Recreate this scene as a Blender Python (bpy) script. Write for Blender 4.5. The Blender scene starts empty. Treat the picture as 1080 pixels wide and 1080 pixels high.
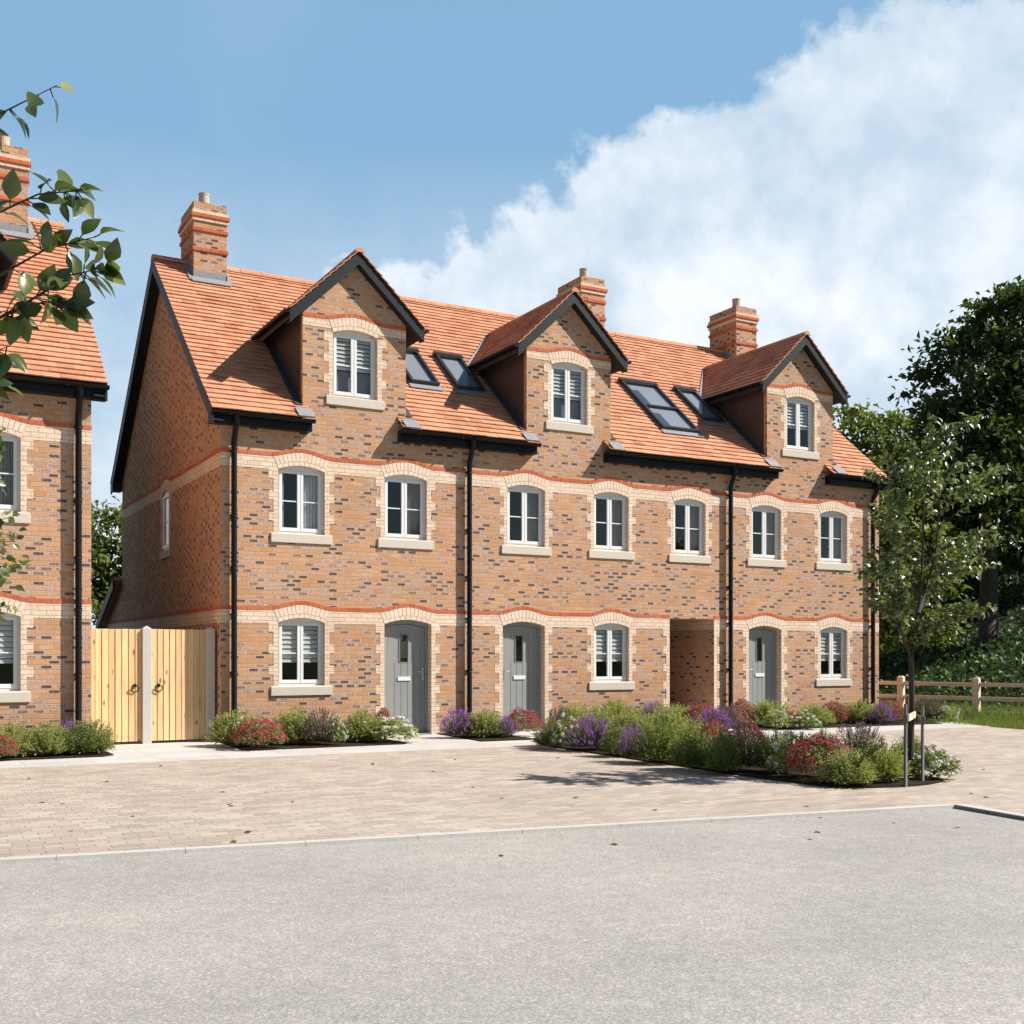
import bpy, bmesh, math, random
from mathutils import Vector, Matrix, noise
from mathutils.geometry import tessellate_polygon
R_ = math.radians
rnd = random.Random(7)
scene = bpy.context.scene
COL = scene.collection

# ------------------------------------------------------------------ camera numbers
CAM = (-5.15, -19.44, 1.48); YAW = R_(29.2); FPX = 1198.0
RIGHT = (math.cos(YAW), -math.sin(YAW)); FWD = (math.sin(YAW), math.cos(YAW))
def ray(px, py):
    u = (px - 540) / FPX; v = (692 - py) / FPX
    return (u*RIGHT[0] + FWD[0], u*RIGHT[1] + FWD[1], v)
def at_y(px, py, Y):
    d = ray(px, py); t = (Y - CAM[1]) / d[1]
    return Vector((CAM[0] + t*d[0], Y, CAM[2] + t*d[2])), t
def at_depth(px, py, D):
    d = ray(px, py); return Vector(CAM) + D*Vector(d)

# ------------------------------------------------------------------ helpers
def tag(o, label=None, cat=None, group=None, kind=None):
    if label: o['label'] = label
    if cat: o['category'] = cat
    if group: o['group'] = group
    if kind: o['kind'] = kind
    return o

def empty(name, loc, label, cat, group=None):
    o = bpy.data.objects.new(name, None); COL.objects.link(o)
    o.location = loc; o.empty_display_size = .2
    return tag(o, label, cat, group)

def wloc(o):
    v = Vector((0, 0, 0))
    while o is not None:
        v += o.location; o = o.parent
    return v

class MB:
    def __init__(s): s.v = []; s.f = []; s.m = []
    def add(s, vs, fs, mi=0):
        b = len(s.v); s.v += [tuple(p) for p in vs]
        s.f += [tuple(b+i for i in f) for f in fs]; s.m += [mi]*len(fs)
    def quad(s, a, b, c, d, mi=0): s.add([a, b, c, d], [(0, 1, 2, 3)], mi)
    def box(s, x0, y0, z0, x1, y1, z1, mi=0):
        s.add([(x0,y0,z0),(x1,y0,z0),(x1,y1,z0),(x0,y1,z0),(x0,y0,z1),(x1,y0,z1),(x1,y1,z1),(x0,y1,z1)],
              [(0,3,2,1),(4,5,6,7),(0,1,5,4),(1,2,6,5),(2,3,7,6),(3,0,4,7)], mi)
    def obox(s, o, a, b, c, mi=0):     # oriented box: corner o, edges a b c
        o, a, b, c = map(Vector, (o, a, b, c))
        s.add([o, o+a, o+a+b, o+b, o+c, o+a+c, o+a+b+c, o+b+c],
              [(0,3,2,1),(4,5,6,7),(0,1,5,4),(1,2,6,5),(2,3,7,6),(3,0,4,7)], mi)
    def tube(s, pts, r, n=8, mi=0, caps=True):
        pts = [Vector(p) for p in pts]; rs = r if isinstance(r, (list, tuple)) else [r]*len(pts)
        b = len(s.v); ref = Vector((.31, .95, .1)).normalized()
        for i, p in enumerate(pts):
            t = (pts[min(i+1, len(pts)-1)] - pts[max(i-1, 0)]).normalized()
            a = t.cross(ref)
            if a.length < 1e-3: a = t.cross(Vector((1, 0, 0)))
            a.normalize(); c = t.cross(a)
            for k in range(n):
                w = 2*math.pi*k/n; s.v.append(tuple(p + rs[i]*(math.cos(w)*a + math.sin(w)*c)))
        for i in range(len(pts)-1):
            for k in range(n):
                s.f.append((b+i*n+k, b+i*n+(k+1) % n, b+(i+1)*n+(k+1) % n, b+(i+1)*n+k)); s.m.append(mi)
        if caps:
            s.f.append(tuple(b+k for k in range(n))); s.m.append(mi)
            s.f.append(tuple(b+(len(pts)-1)*n+k for k in range(n-1, -1, -1))); s.m.append(mi)
    def poly(s, outer, holes, fn, mi=0):   # flat polygon with holes, fn maps (u,v)->xyz
        loops = [[Vector((p[0], p[1], 0)) for p in outer]] + [[Vector((p[0], p[1], 0)) for p in h] for h in holes]
        flat = [p for l in loops for p in l]; tris = tessellate_polygon(loops)
        ft = []
        for a, b, c in tris:
            A, B, Cc = flat[a], flat[b], flat[c]
            cr = (B-A).cross(Cc-A).z
            if abs(cr) < 1e-10: continue
            ft.append((a, b, c) if cr > 0 else (a, c, b))
        s.add([fn(p.x, p.y) for p in flat], ft, mi)
    def plate(s, outer, holes, fn, d0, d1, mi=0):  # slab with holes, fn(u,v,d)
        s.poly(outer, holes, lambda u, v: fn(u, v, d0), mi); s.poly(outer, holes, lambda u, v: fn(u, v, d1), mi)
        for l in [outer]+holes:
            n = len(l)
            for i in range(n):
                a, b = l[i], l[(i+1) % n]
                s.quad(fn(a[0], a[1], d0), fn(b[0], b[1], d0), fn(b[0], b[1], d1), fn(a[0], a[1], d1), mi)
    def build(s, name, mats, parent=None, smooth=False, loc=None):
        me = bpy.data.meshes.new(name)
        off = wloc(parent) if parent else Vector(loc) if loc else Vector((0, 0, 0))
        me.from_pydata([(p[0]-off.x, p[1]-off.y, p[2]-off.z) for p in s.v], [], s.f)
        if not isinstance(mats, (list, tuple)): mats = [mats]
        for m in mats: me.materials.append(m)
        if len(mats) > 1: me.polygons.foreach_set('material_index', s.m)
        if smooth: me.polygons.foreach_set('use_smooth', [True]*len(s.f))
        me.update()
        o = bpy.data.objects.new(name, me); COL.objects.link(o)
        if parent: o.parent = parent
        elif loc: o.location = loc
        return o

def recalc(o):
    bm = bmesh.new(); bm.from_mesh(o.data); bmesh.ops.recalc_face_normals(bm, faces=bm.faces); bm.to_mesh(o.data); bm.free(); return o
def bevel(o, w=.006, seg=2):
    m = o.modifiers.new('bevel', 'BEVEL'); m.width = w; m.segments = seg; m.limit_method = 'ANGLE'; m.angle_limit = R_(40); return o

# ------------------------------------------------------------------ materials
class NT:
    def __init__(s, name):
        s.mat = bpy.data.materials.new(name); s.mat.use_nodes = True
        s.t = s.mat.node_tree; s.bsdf = s.t.nodes['Principled BSDF']; s.out = s.t.nodes['Material Output']
    def n(s, typ, **props):
        nd = s.t.nodes.new(typ)
        for k, v in props.items(): setattr(nd, k, v)
        return nd
    def link(s, a, b): s.t.links.new(a, b)
    def put(s, sock, val):
        if isinstance(val, bpy.types.NodeSocket): s.link(val, sock)
        elif isinstance(val, (tuple, list)) and len(val) == 3 and sock.type == 'RGBA': sock.default_value = (*val, 1)
        else: sock.default_value = val
    def m(s, op, a, b=None, c=None):
        nd = s.n('ShaderNodeMath', operation=op); s.put(nd.inputs[0], a)
        if b is not None: s.put(nd.inputs[1], b)
        if c is not None: s.put(nd.inputs[2], c)
        return nd.outputs[0]
    def mix(s, f, a, b, mode='MIX'):
        nd = s.n('ShaderNodeMix', data_type='RGBA', blend_type=mode)
        s.put(nd.inputs['Factor'], f); s.put(nd.inputs[6], a); s.put(nd.inputs[7], b); return nd.outputs[2]
    def ramp(s, f, stops, interp='LINEAR'):
        nd = s.n('ShaderNodeValToRGB'); nd.color_ramp.interpolation = interp
        e = nd.color_ramp.elements
        while len(e) < len(stops): e.new(.5)
        for i, (p, c) in enumerate(stops): e[i].position = p; e[i].color = (*c, 1)
        s.put(nd.inputs[0], f); return nd.outputs[0]
    def noise(s, vec, scale, detail=3, rough=.55):
        nd = s.n('ShaderNodeTexNoise'); s.put(nd.inputs['Vector'], vec); nd.inputs['Scale'].default_value = scale
        nd.inputs['Detail'].default_value = detail; nd.inputs['Roughness'].default_value = rough; return nd.outputs['Fac']
    def comb(s, x, y, z=0.0):
        nd = s.n('ShaderNodeCombineXYZ'); s.put(nd.inputs[0], x); s.put(nd.inputs[1], y); s.put(nd.inputs[2], z); return nd.outputs[0]
    def white(s, vec):
        nd = s.n('ShaderNodeTexWhiteNoise', noise_dimensions='3D'); s.put(nd.inputs['Vector'], vec); return nd.outputs['Value']
    def pos(s):
        g = s.n('ShaderNodeNewGeometry'); sp = s.n('ShaderNodeSeparateXYZ'); s.link(g.outputs['Position'], sp.inputs[0])
        return g, sp.outputs[0], sp.outputs[1], sp.outputs[2]
    def bump(s, h, strength=.4, dist=.01):
        nd = s.n('ShaderNodeBump'); nd.inputs['Strength'].default_value = strength; nd.inputs['Distance'].default_value = dist
        s.put(nd.inputs['Height'], h); s.link(nd.outputs[0], s.bsdf.inputs['Normal'])
    def base(s, c): s.put(s.bsdf.inputs['Base Color'], c)
    def rough(s, r): s.put(s.bsdf.inputs['Roughness'], r)
    def spec(s, v): s.put(s.bsdf.inputs['Specular IOR Level'], v)

def sat(t, x): return t.m('MINIMUM', t.m('MAXIMUM', x, 0.0), 1.0)

def brick_mat(name, stops, mortar, dark=True, bw=.2235, bh=.075, flemish=True):
    t = NT(name); g, x, y, z = t.pos()
    gn = t.n('ShaderNodeSeparateXYZ'); t.link(g.outputs['True Normal'], gn.inputs[0])
    side = t.m('GREATER_THAN', t.m('ABSOLUTE', gn.outputs[0]), .6)
    u = t.m('ADD', t.m('MULTIPLY', x, t.m('SUBTRACT', 1.0, side)), t.m('MULTIPLY', y, side))
    u = t.m('ADD', u, 40.0)
    row = t.m('FLOOR', t.m('DIVIDE', z, bh)); fv = t.m('FRACT', t.m('DIVIDE', z, bh))
    par = t.m('MODULO', t.m('ABSOLUTE', row), 2.0)
    # stretcher bond on the fronts
    us = t.m('ADD', t.m('DIVIDE', u, bw), t.m('MULTIPLY', par, .5))
    fs = t.m('FRACT', us); ids = t.m('FLOOR', us)
    es = t.m('MULTIPLY', t.m('MINIMUM', fs, t.m('SUBTRACT', 1.0, fs)), bw)
    uside = side; side = side if flemish else t.m('MULTIPLY', side, 0.0)
    # flemish bond on the gables: stretcher + header
    P = bw*1.5
    uf = t.m('ADD', t.m('DIVIDE', u, P), t.m('MULTIPLY', par, .5)); ff = t.m('MULTIPLY', t.m('FRACT', uf), P)
    hd = t.m('GREATER_THAN', ff, bw)
    idf = t.m('ADD', t.m('MULTIPLY', t.m('FLOOR', uf), 2.0), hd)
    ef = t.m('MINIMUM', t.m('MINIMUM', ff, t.m('ABSOLUTE', t.m('SUBTRACT', ff, bw))), t.m('SUBTRACT', P, ff))
    mixv = lambda a, b: t.m('ADD', t.m('MULTIPLY', a, t.m('SUBTRACT', 1.0, side)), t.m('MULTIPLY', b, side))
    bid = mixv(ids, idf); e_u = mixv(es, ef)
    e_v = t.m('MULTIPLY', t.m('MINIMUM', fv, t.m('SUBTRACT', 1.0, fv)), bh)
    edge = t.m('MINIMUM', e_u, e_v)
    mort = sat(t, t.m('DIVIDE', t.m('SUBTRACT', .0068, edge), .0035))
    wn = t.white(t.comb(bid, row, 1.7)); wn2 = t.white(t.comb(bid, row, 9.3))
    col = t.ramp(wn, stops, 'CONSTANT')
    pv = t.comb(x, y, z)
    col = t.mix(t.m('MULTIPLY', t.m('SUBTRACT', wn2, .5), .3), col, t.mix(1.0, col, (1.35, 1.3, 1.25), 'MULTIPLY'))
    n1 = t.noise(pv, 45, 4, .6)
    col = t.mix(1.0, col, t.ramp(n1, [(.3, (.78, .76, .74)), (.7, (1.12, 1.12, 1.12))]), 'MULTIPLY')
    if dark:
        # fired bricks: dark blotches inside some bricks
        wn3 = t.white(t.comb(bid, row, 4.1))
        # patches of the wall hold more fired bricks than others; a fired brick is pale pinkish with a dark streak along its middle
        patch = t.m('MULTIPLY', t.m('SUBTRACT', t.noise(t.comb(t.m('MULTIPLY', u, .9), t.m('MULTIPLY', z, 1.6), 2.0), 1.0, 2), .5), .9)
        wn3 = t.m('ADD', wn3, patch)
        fired = t.m('MULTIPLY', t.m('GREATER_THAN', wn3, .49), t.m('SUBTRACT', 1.0, t.m('MULTIPLY', side, t.m('SUBTRACT', 1.0, hd))))
        col = t.mix(t.m('MULTIPLY', fired, .8), col, t.mix(wn, (.60, .40, .295), (.54, .40, .325)))
        mid = t.m('MULTIPLY', sat(t, t.m('MULTIPLY', t.m('SUBTRACT', e_v, mixv(.011, .003)), 110.0)), sat(t, t.m('MULTIPLY', t.m('SUBTRACT', e_u, mixv(.024, .004)), mixv(40.0, 70.0))))
        n2 = t.noise(t.comb(t.m('MULTIPLY', u, 34), t.m('MULTIPLY', z, 55), t.m('MULTIPLY', wn, 7)), 1.0, 3, .7)
        lvl = t.ramp(wn2, [(0, (.2, .2, .2)), (.26, (.45, .45, .45)), (.50, (.72, .72, .72)), (.70, (1, 1, 1))], 'CONSTANT')
        lvl = t.m('MAXIMUM', lvl, t.m('MULTIPLY', side, .9))
        blot = t.m('MULTIPLY', t.m('MULTIPLY', fired, mid), sat(t, t.m('MULTIPLY', t.m('ADD', t.m('SUBTRACT', n2, .49), t.m('MULTIPLY', lvl, .23)), 6.0)))
        col = t.mix(t.m('MULTIPLY', blot, t.m('ADD', .42, t.m('MULTIPLY', lvl, .5))), col, t.mix(lvl, (.22, .10, .075), (.045, .040, .042)))
    mn = t.noise(pv, 90, 2)
    mcol = t.mix(1.0, mortar, t.ramp(mn, [(.3, (.8, .8, .8)), (.7, (1.15, 1.15, 1.15))]), 'MULTIPLY')
    col = t.mix(mort, col, mcol)
    big = t.noise(pv, .8, 3)
    col = t.mix(1.0, col, t.ramp(big, [(.3, (.93, .92, .91)), (.7, (1.05, 1.05, 1.05))]), 'MULTIPLY')
    t.base(col); t.rough(.88); t.spec(.25)
    h = t.m('ADD', t.m('MULTIPLY', t.m('SUBTRACT', 1.0, mort), 1.0), t.m('MULTIPLY', n1, .35))
    t.bump(h, .5, .006)
    return t.mat

BR = [(0, (.60, .345, .195)), (.22, (.57, .315, .17)), (.42, (.63, .375, .22)), (.56, (.55, .295, .16)),
      (.66, (.59, .35, .20)), (.80, (.54, .32, .20)), (.90, (.59, .33, .185))]
M_BRICK = brick_mat('brick', BR, (.46, .285, .185))
PALE = [(0, (.81, .64, .49)), (.3, (.85, .69, .55)), (.6, (.78, .605, .46)), (.85, (.83, .65, .51))]
M_BRICKP = brick_mat('passage brick', BR, (.50, .33, .22), flemish=False)
M_PALE = brick_mat('pale brick', PALE, (.52, .38, .27), dark=False)

def island_mat(name, stops, rough=.8, nscale=30, spec=.3, namp=(.8, 1.15), bumps=0.0):
    t = NT(name); g, x, y, z = t.pos(); pv = t.comb(x, y, z)
    c = t.ramp(g.outputs['Random Per Island'], stops)
    c = t.mix(1.0, c, t.ramp(t.noise(pv, nscale, 4), [(.3, (namp[0],)*3), (.7, (namp[1],)*3)]), 'MULTIPLY')
    t.base(c); t.rough(rough); t.spec(spec)
    if bumps: t.bump(t.noise(pv, nscale*2, 3), bumps, .01)
    return t.mat
M_VOUS = island_mat('pale voussoir brick', [(0, (.78, .61, .465)), (.5, (.85, .69, .55)), (1, (.81, .645, .50))], .88, 45)
M_MORTAR = island_mat('mortar', [(0, (.52, .38, .27)), (1, (.52, .38, .27))], .95, 90)
M_RED = island_mat('red brick', [(0, (.50, .115, .045)), (.5, (.59, .15, .06)), (1, (.55, .17, .085))], .85, 45)
M_TILE = island_mat('clay roof tile', [(0, (.47, .205, .115)), (.3, (.58, .275, .16)), (.7, (.65, .32, .19)), (1, (.54, .24, .135))], .8, 14, .25, (.90, 1.08))
M_STONE = island_mat('sill stone', [(0, (.62, .55, .46)), (1, (.65, .58, .49))], .85, 60, .3, (.92, 1.07))
M_CONC = island_mat('concrete', [(0, (.56, .54, .52)), (1, (.60, .58, .55))], .9, 60, .2, (.75, 1.15), .3)
M_LEAD = island_mat('lead flashing', [(0, (.24, .25, .27)), (1, (.28, .29, .31))], .6, 20, .4, (.85, 1.15))
M_LEADDK = island_mat('dark lead flashing', [(0, (.055, .06, .068)), (1, (.065, .07, .08))], .5, 20, .4, (.85, 1.15))
M_CLAYPOT = island_mat('clay chimney pot', [(0, (.55, .42, .32)), (1, (.55, .42, .32))], .8, 20)
M_CHEEK = island_mat('dark cheek cladding', [(0, (.10, .062, .05)), (1, (.10, .062, .05))], .6, 8, .3, (.85, 1.15))
M_RIDGE = island_mat('ridge tile', [(0, (.60, .27, .14)), (1, (.70, .34, .19))], .8, 14)

def plain(name, c, rough=.5, spec=.5, metal=0.0, nz=0.0, scale=20, bump=0.0):
    t = NT(name); g, x, y, z = t.pos()
    if nz: t.base(t.mix(1.0, c, t.ramp(t.noise(t.comb(x, y, z), scale, 3), [(.3, (1-nz,)*3), (.7, (1+nz,)*3)]), 'MULTIPLY'))
    else: t.base(c)
    t.rough(rough); t.spec(spec); t.bsdf.inputs['Metallic'].default_value = metal
    if bump: t.bump(t.noise(t.comb(x, y, z), scale*3, 3), bump, .005)
    return t.mat
M_BLACK = plain('black gutter plastic', (.007, .0075, .008), .42, .2)
M_BOARD = plain('dark slate blue painted board', (.015, .020, .023), .5, .25, 0, .06, 8)
M_UPVC = plain('white window frame', (.80, .80, .81), .35, .5)
M_DOOR = plain('grey painted door', (.29, .30, .298), .45, .4, 0, .04, 6)
M_STEEL = plain('brushed steel', (.62, .62, .62), .3, .5, 1.0)
M_LETTER = plain('white letter plate', (.8, .8, .8), .3, .5)
M_ROOM = plain('room plaster', (.30, .28, .26), .9, .2)
M_IRONDARK = plain('black iron and dark hall', (.012, .012, .012), .4, .5)
M_RLF = plain('dark rooflight frame', (.03, .034, .036), .4, .5)
M_RLLIN = plain('pale rooflight lining', (.34, .345, .36), .6, .3)
M_RLBLUE = plain('blue rooflight blind', (.03, .07, .12), .7, .3)

def glass_mat(name, refl=1.0, tint=(.93, .95, .95)):
    t = NT(name); t.t.nodes.remove(t.bsdf)
    tr = t.n('ShaderNodeBsdfTransparent'); tr.inputs[0].default_value = (*tint, 1)
    gl = t.n('ShaderNodeBsdfGlossy'); gl.inputs['Roughness'].default_value = .012; gl.inputs[0].default_value = (1, 1, 1, 1)
    g = t.n('ShaderNodeNewGeometry'); fr = t.n('ShaderNodeFresnel'); t.link(t.m('ADD', 1.55, t.m('MULTIPLY', g.outputs['Backfacing'], 1/1.55-1.55)), fr.inputs[0])
    mx = t.n('ShaderNodeMixShader'); t.link(t.m('MINIMUM', t.m('MULTIPLY', fr.outputs[0], 1.15*refl), 1.0), mx.inputs[0])
    t.link(tr.outputs[0], mx.inputs[1]); t.link(gl.outputs[0], mx.inputs[2]); t.link(mx.outputs[0], t.out.inputs[0])
    return t.mat
M_GLASS = glass_mat('window glass'); M_RLGLASS = glass_mat('rooflight glass', 1.1, (.85, .88, .9))

def cloth_mat(name, c):
    t = NT(name); t.base(c); t.rough(.9); t.spec(.1)
    tl = t.n('ShaderNodeBsdfTranslucent'); tl.inputs[0].default_value = (*c, 1)
    mx = t.n('ShaderNodeMixShader'); mx.inputs[0].default_value = .3
    t.link(t.bsdf.outputs[0], mx.inputs[1]); t.link(tl.outputs[0], mx.inputs[2]); t.link(mx.outputs[0], t.out.inputs[0])
    return t.mat
M_CURT = cloth_mat('curtain cloth', (.40, .365, .32)); M_BLIND = cloth_mat('white blind', (.72, .72, .71)); M_GREYCLOTH = cloth_mat('grey panel cloth', (.25, .25, .28)); M_CURTW = cloth_mat('white curtain', (.75, .75, .77))

def wood_mat(name, a, b, c, axis='z', knots=True):
    t = NT(name); g, x, y, z = t.pos(); rp = g.outputs['Random Per Island']
    if axis == 'z': v = t.comb(t.m('MULTIPLY', x, 28), t.m('MULTIPLY', y, 28), t.m('ADD', t.m('MULTIPLY', z, 1.6), t.m('MULTIPLY', rp, 31)))
    else: v = t.comb(t.m('MULTIPLY', x, 1.6), t.m('ADD', t.m('MULTIPLY', y, 1.6), t.m('MULTIPLY', rp, 31)), t.m('MULTIPLY', z, 30))
    gr = t.noise(v, 1.0, 4, .6)
    col = t.ramp(gr, [(.3, a), (.5, b), (.72, c)])
    if knots:
        vo = t.n('ShaderNodeTexVoronoi'); t.put(vo.inputs['Vector'], t.comb(t.m('MULTIPLY', x, 6.5), t.m('MULTIPLY', rp, 9), t.m('MULTIPLY', z, 2.6))); vo.inputs['Scale'].default_value = 1.0
        k = sat(t, t.m('MULTIPLY', t.m('SUBTRACT', .16, vo.outputs['Distance']), 12.0))
        col = t.mix(t.m('MULTIPLY', k, .8), col, (.22, .075, .02))
    col = t.mix(1.0, col, t.ramp(rp, [(0, (.80, .78, .75)), (1, (1.1, 1.1, 1.1))]), 'MULTIPLY')
    t.base(col); t.rough(.7); t.spec(.3); t.bump(gr, .25, .004); return t.mat
M_GATE = wood_mat('pine boards', (.66, .41, .19), (.78, .535, .275), (.85, .61, .34))
M_RAIL = wood_mat('weathered rail', (.60, .45, .32), (.76, .60, .45), (.84, .68, .53), 'x', False)
M_STAKE = wood_mat('grey stake', (.10, .09, .08), (.16, .145, .13), (.22, .2, .18), 'z', False)

def leaf_mat(name, stops, trans=.35, rough=.42, spec=.5, tcol=None):
    t = NT(name); g, x, y, z = t.pos()
    c = t.ramp(g.outputs['Random Per Island'], stops)
    t.base(c); t.rough(rough); t.spec(spec)
    tl = t.n('ShaderNodeBsdfTranslucent'); t.put(tl.inputs[0], t.mix(1.0, c, tcol or (1.5, 1.6, .7), 'MULTIPLY'))
    mx = t.n('ShaderNodeMixShader'); mx.inputs[0].default_value = trans
    t.link(t.bsdf.outputs[0], mx.inputs[1]); t.link(tl.outputs[0], mx.inputs[2]); t.link(mx.outputs[0], t.out.inputs[0])
    return t.mat
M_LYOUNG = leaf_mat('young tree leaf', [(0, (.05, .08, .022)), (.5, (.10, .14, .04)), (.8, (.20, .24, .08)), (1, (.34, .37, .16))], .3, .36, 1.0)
M_LNEAR = leaf_mat('near tree leaf', [(0, (.045, .07, .02)), (.6, (.075, .105, .028)), (.85, (.17, .20, .06)), (1, (.30, .32, .12))], .3, .24, .8)  # palest stops paint yellow sunlit leaves into the base colour
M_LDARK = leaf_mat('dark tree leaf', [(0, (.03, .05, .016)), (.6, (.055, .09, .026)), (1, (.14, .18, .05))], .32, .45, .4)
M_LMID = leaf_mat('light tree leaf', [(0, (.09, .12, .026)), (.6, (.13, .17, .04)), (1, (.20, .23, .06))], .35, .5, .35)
M_IVY = leaf_mat('ivy leaf', [(0, (.025, .055, .017)), (.6, (.05, .095, .026)), (1, (.11, .17, .045))], .3, .5, .3)
M_SHRUB = leaf_mat('shrub leaf', [(0, (.22, .25, .075)), (.4, (.32, .345, .12)), (.8, (.40, .415, .17)), (1, (.46, .46, .22))], .3, .55, .3)
M_SHRUBD = leaf_mat('deep shrub leaf', [(0, (.13, .17, .05)), (.6, (.21, .25, .08)), (1, (.31, .34, .13))], .3, .5, .35)
M_LAVLEAF = leaf_mat('lavender leaf', [(0, (.10, .11, .06)), (.6, (.15, .155, .09)), (1, (.2, .2, .12))], .25, .7, .2)
M_LAVFL = leaf_mat('lavender flower', [(0, (.33, .10, .46)), (.6, (.45, .17, .58)), (1, (.56, .28, .66))], .25, .7, .2, (1, 1, 1))
M_LAVDRY = leaf_mat('faded lavender flower', [(0, (.17, .12, .13)), (.6, (.25, .17, .18)), (1, (.33, .25, .22))], .25, .7, .2, (1, 1, 1))
M_REDFL = leaf_mat('pink red flower', [(0, (.36, .035, .06)), (.5, (.50, .06, .10)), (.8, (.55, .12, .15)), (1, (.6, .22, .22))], .25, .6, .3, (1, 1, 1))
M_WHTFL = leaf_mat('white flower', [(0, (.74, .74, .66)), (1, (.86, .86, .80))], .2, .7, .2, (1, 1, 1))
M_GRASS = leaf_mat('grass blade', [(0, (.12, .17, .04)), (.6, (.19, .25, .065)), (1, (.32, .34, .13))], .3, .6, .3)
M_DEAD = leaf_mat('dry leaf', [(0, (.12, .09, .03)), (1, (.10, .11, .03))], .2, .7, .2)
def bark(name, a, b):
    t = NT(name); g, x, y, z = t.pos()
    n1 = t.noise(t.comb(t.m('MULTIPLY', x, 22), t.m('MULTIPLY', y, 22), t.m('MULTIPLY', z, 5)), 1, 4, .65)
    t.base(t.ramp(n1, [(.3, a), (.7, b)])); t.rough(.9); t.spec(.2); t.bump(n1, .6, .02); return t.mat
M_BARK = bark('bark', (.05, .036, .026), (.13, .10, .075)); M_BARKY = bark('young bark', (.035, .028, .024), (.09, .075, .062))

# ground materials
def paver_mat():
    t = NT('beige block paving'); g, x, y, z = t.pos(); pv = t.comb(x, y, z)
    bw, bh = .24, .12
    row = t.m('FLOOR', t.m('DIVIDE', t.m('ADD', y, 50.), bh)); fv = t.m('FRACT', t.m('DIVIDE', t.m('ADD', y, 50.), bh))
    us = t.m('ADD', t.m('DIVIDE', t.m('ADD', x, 60.), bw), t.m('MULTIPLY', t.white(t.comb(row, 3.0, 0.0)), .35))
    us = t.m('ADD', us, t.m('MULTIPLY', t.m('MODULO', row, 2.0), .5))
    fs = t.m('FRACT', us); bid = t.m('FLOOR', us)
    e = t.m('MINIMUM', t.m('MULTIPLY', t.m('MINIMUM', fs, t.m('SUBTRACT', 1.0, fs)), bw), t.m('MULTIPLY', t.m('MINIMUM', fv, t.m('SUBTRACT', 1.0, fv)), bh))
    j = sat(t, t.m('DIVIDE', t.m('SUBTRACT', .006, e), .004))
    wn = t.white(t.comb(bid, row, 2.2))
    c = t.ramp(wn, [(0, (.46, .385, .325)), (.2, (.53, .455, .38)), (.45, (.42, .36, .305)), (.6, (.57, .49, .405)), (.8, (.48, .395, .335)), (1, (.39, .335, .29))], 'LINEAR')
    n1 = t.noise(pv, 60, 4, .6)
    c = t.mix(1.0, c, t.ramp(n1, [(.3, (.84, .84, .84)), (.7, (1.12, 1.12, 1.12))]), 'MULTIPLY')
    c = t.mix(1.0, c, t.ramp(t.noise(pv, .55, 4), [(.3, (.90, .89, .88)), (.7, (1.06, 1.06, 1.06))]), 'MULTIPLY')
    c = t.mix(t.m('MULTIPLY', j, .75), c, (.22, .175, .14))
    t.base(c); t.rough(.9); t.spec(.2); t.bump(t.m('ADD', t.m('SUBTRACT', 1.0, j), t.m('MULTIPLY', n1, .4)), .45, .006); return t.mat
def slab_mat():
    t = NT('pale footpath slab'); g, x, y, z = t.pos(); pv = t.comb(x, y, z)
    fx = t.m('FRACT', t.m('DIVIDE', t.m('ADD', x, 60.1), .9)); fy = t.m('FRACT', t.m('DIVIDE', t.m('ADD', y, 50.), .6))
    e = t.m('MINIMUM', t.m('MULTIPLY', t.m('MINIMUM', fx, t.m('SUBTRACT', 1.0, fx)), .9), t.m('MULTIPLY', t.m('MINIMUM', fy, t.m('SUBTRACT', 1.0, fy)), .6))
    j = sat(t, t.m('DIVIDE', t.m('SUBTRACT', .008, e), .004))
    wn = t.white(t.comb(t.m('FLOOR', t.m('DIVIDE', t.m('ADD', x, 60.1), .9)), t.m('FLOOR', t.m('DIVIDE', t.m('ADD', y, 50.), .6)), 1.0))
    c = t.ramp(wn, [(0, (.52, .505, .48)), (1, (.60, .585, .555))]); n1 = t.noise(pv, 70, 4)
    c = t.mix(1.0, c, t.ramp(n1, [(.3, (.9, .9, .9)), (.7, (1.08, 1.08, 1.08))]), 'MULTIPLY')
    c = t.mix(1.0, c, t.ramp(t.noise(pv, 1.1, 4), [(.3, (.9, .9, .89)), (.7, (1.05, 1.05, 1.05))]), 'MULTIPLY')
    c = t.mix(t.m('MULTIPLY', j, .6), c, (.25, .24, .22)); t.base(c); t.rough(.9); t.spec(.2); t.bump(n1, .2, .004); return t.mat
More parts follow.
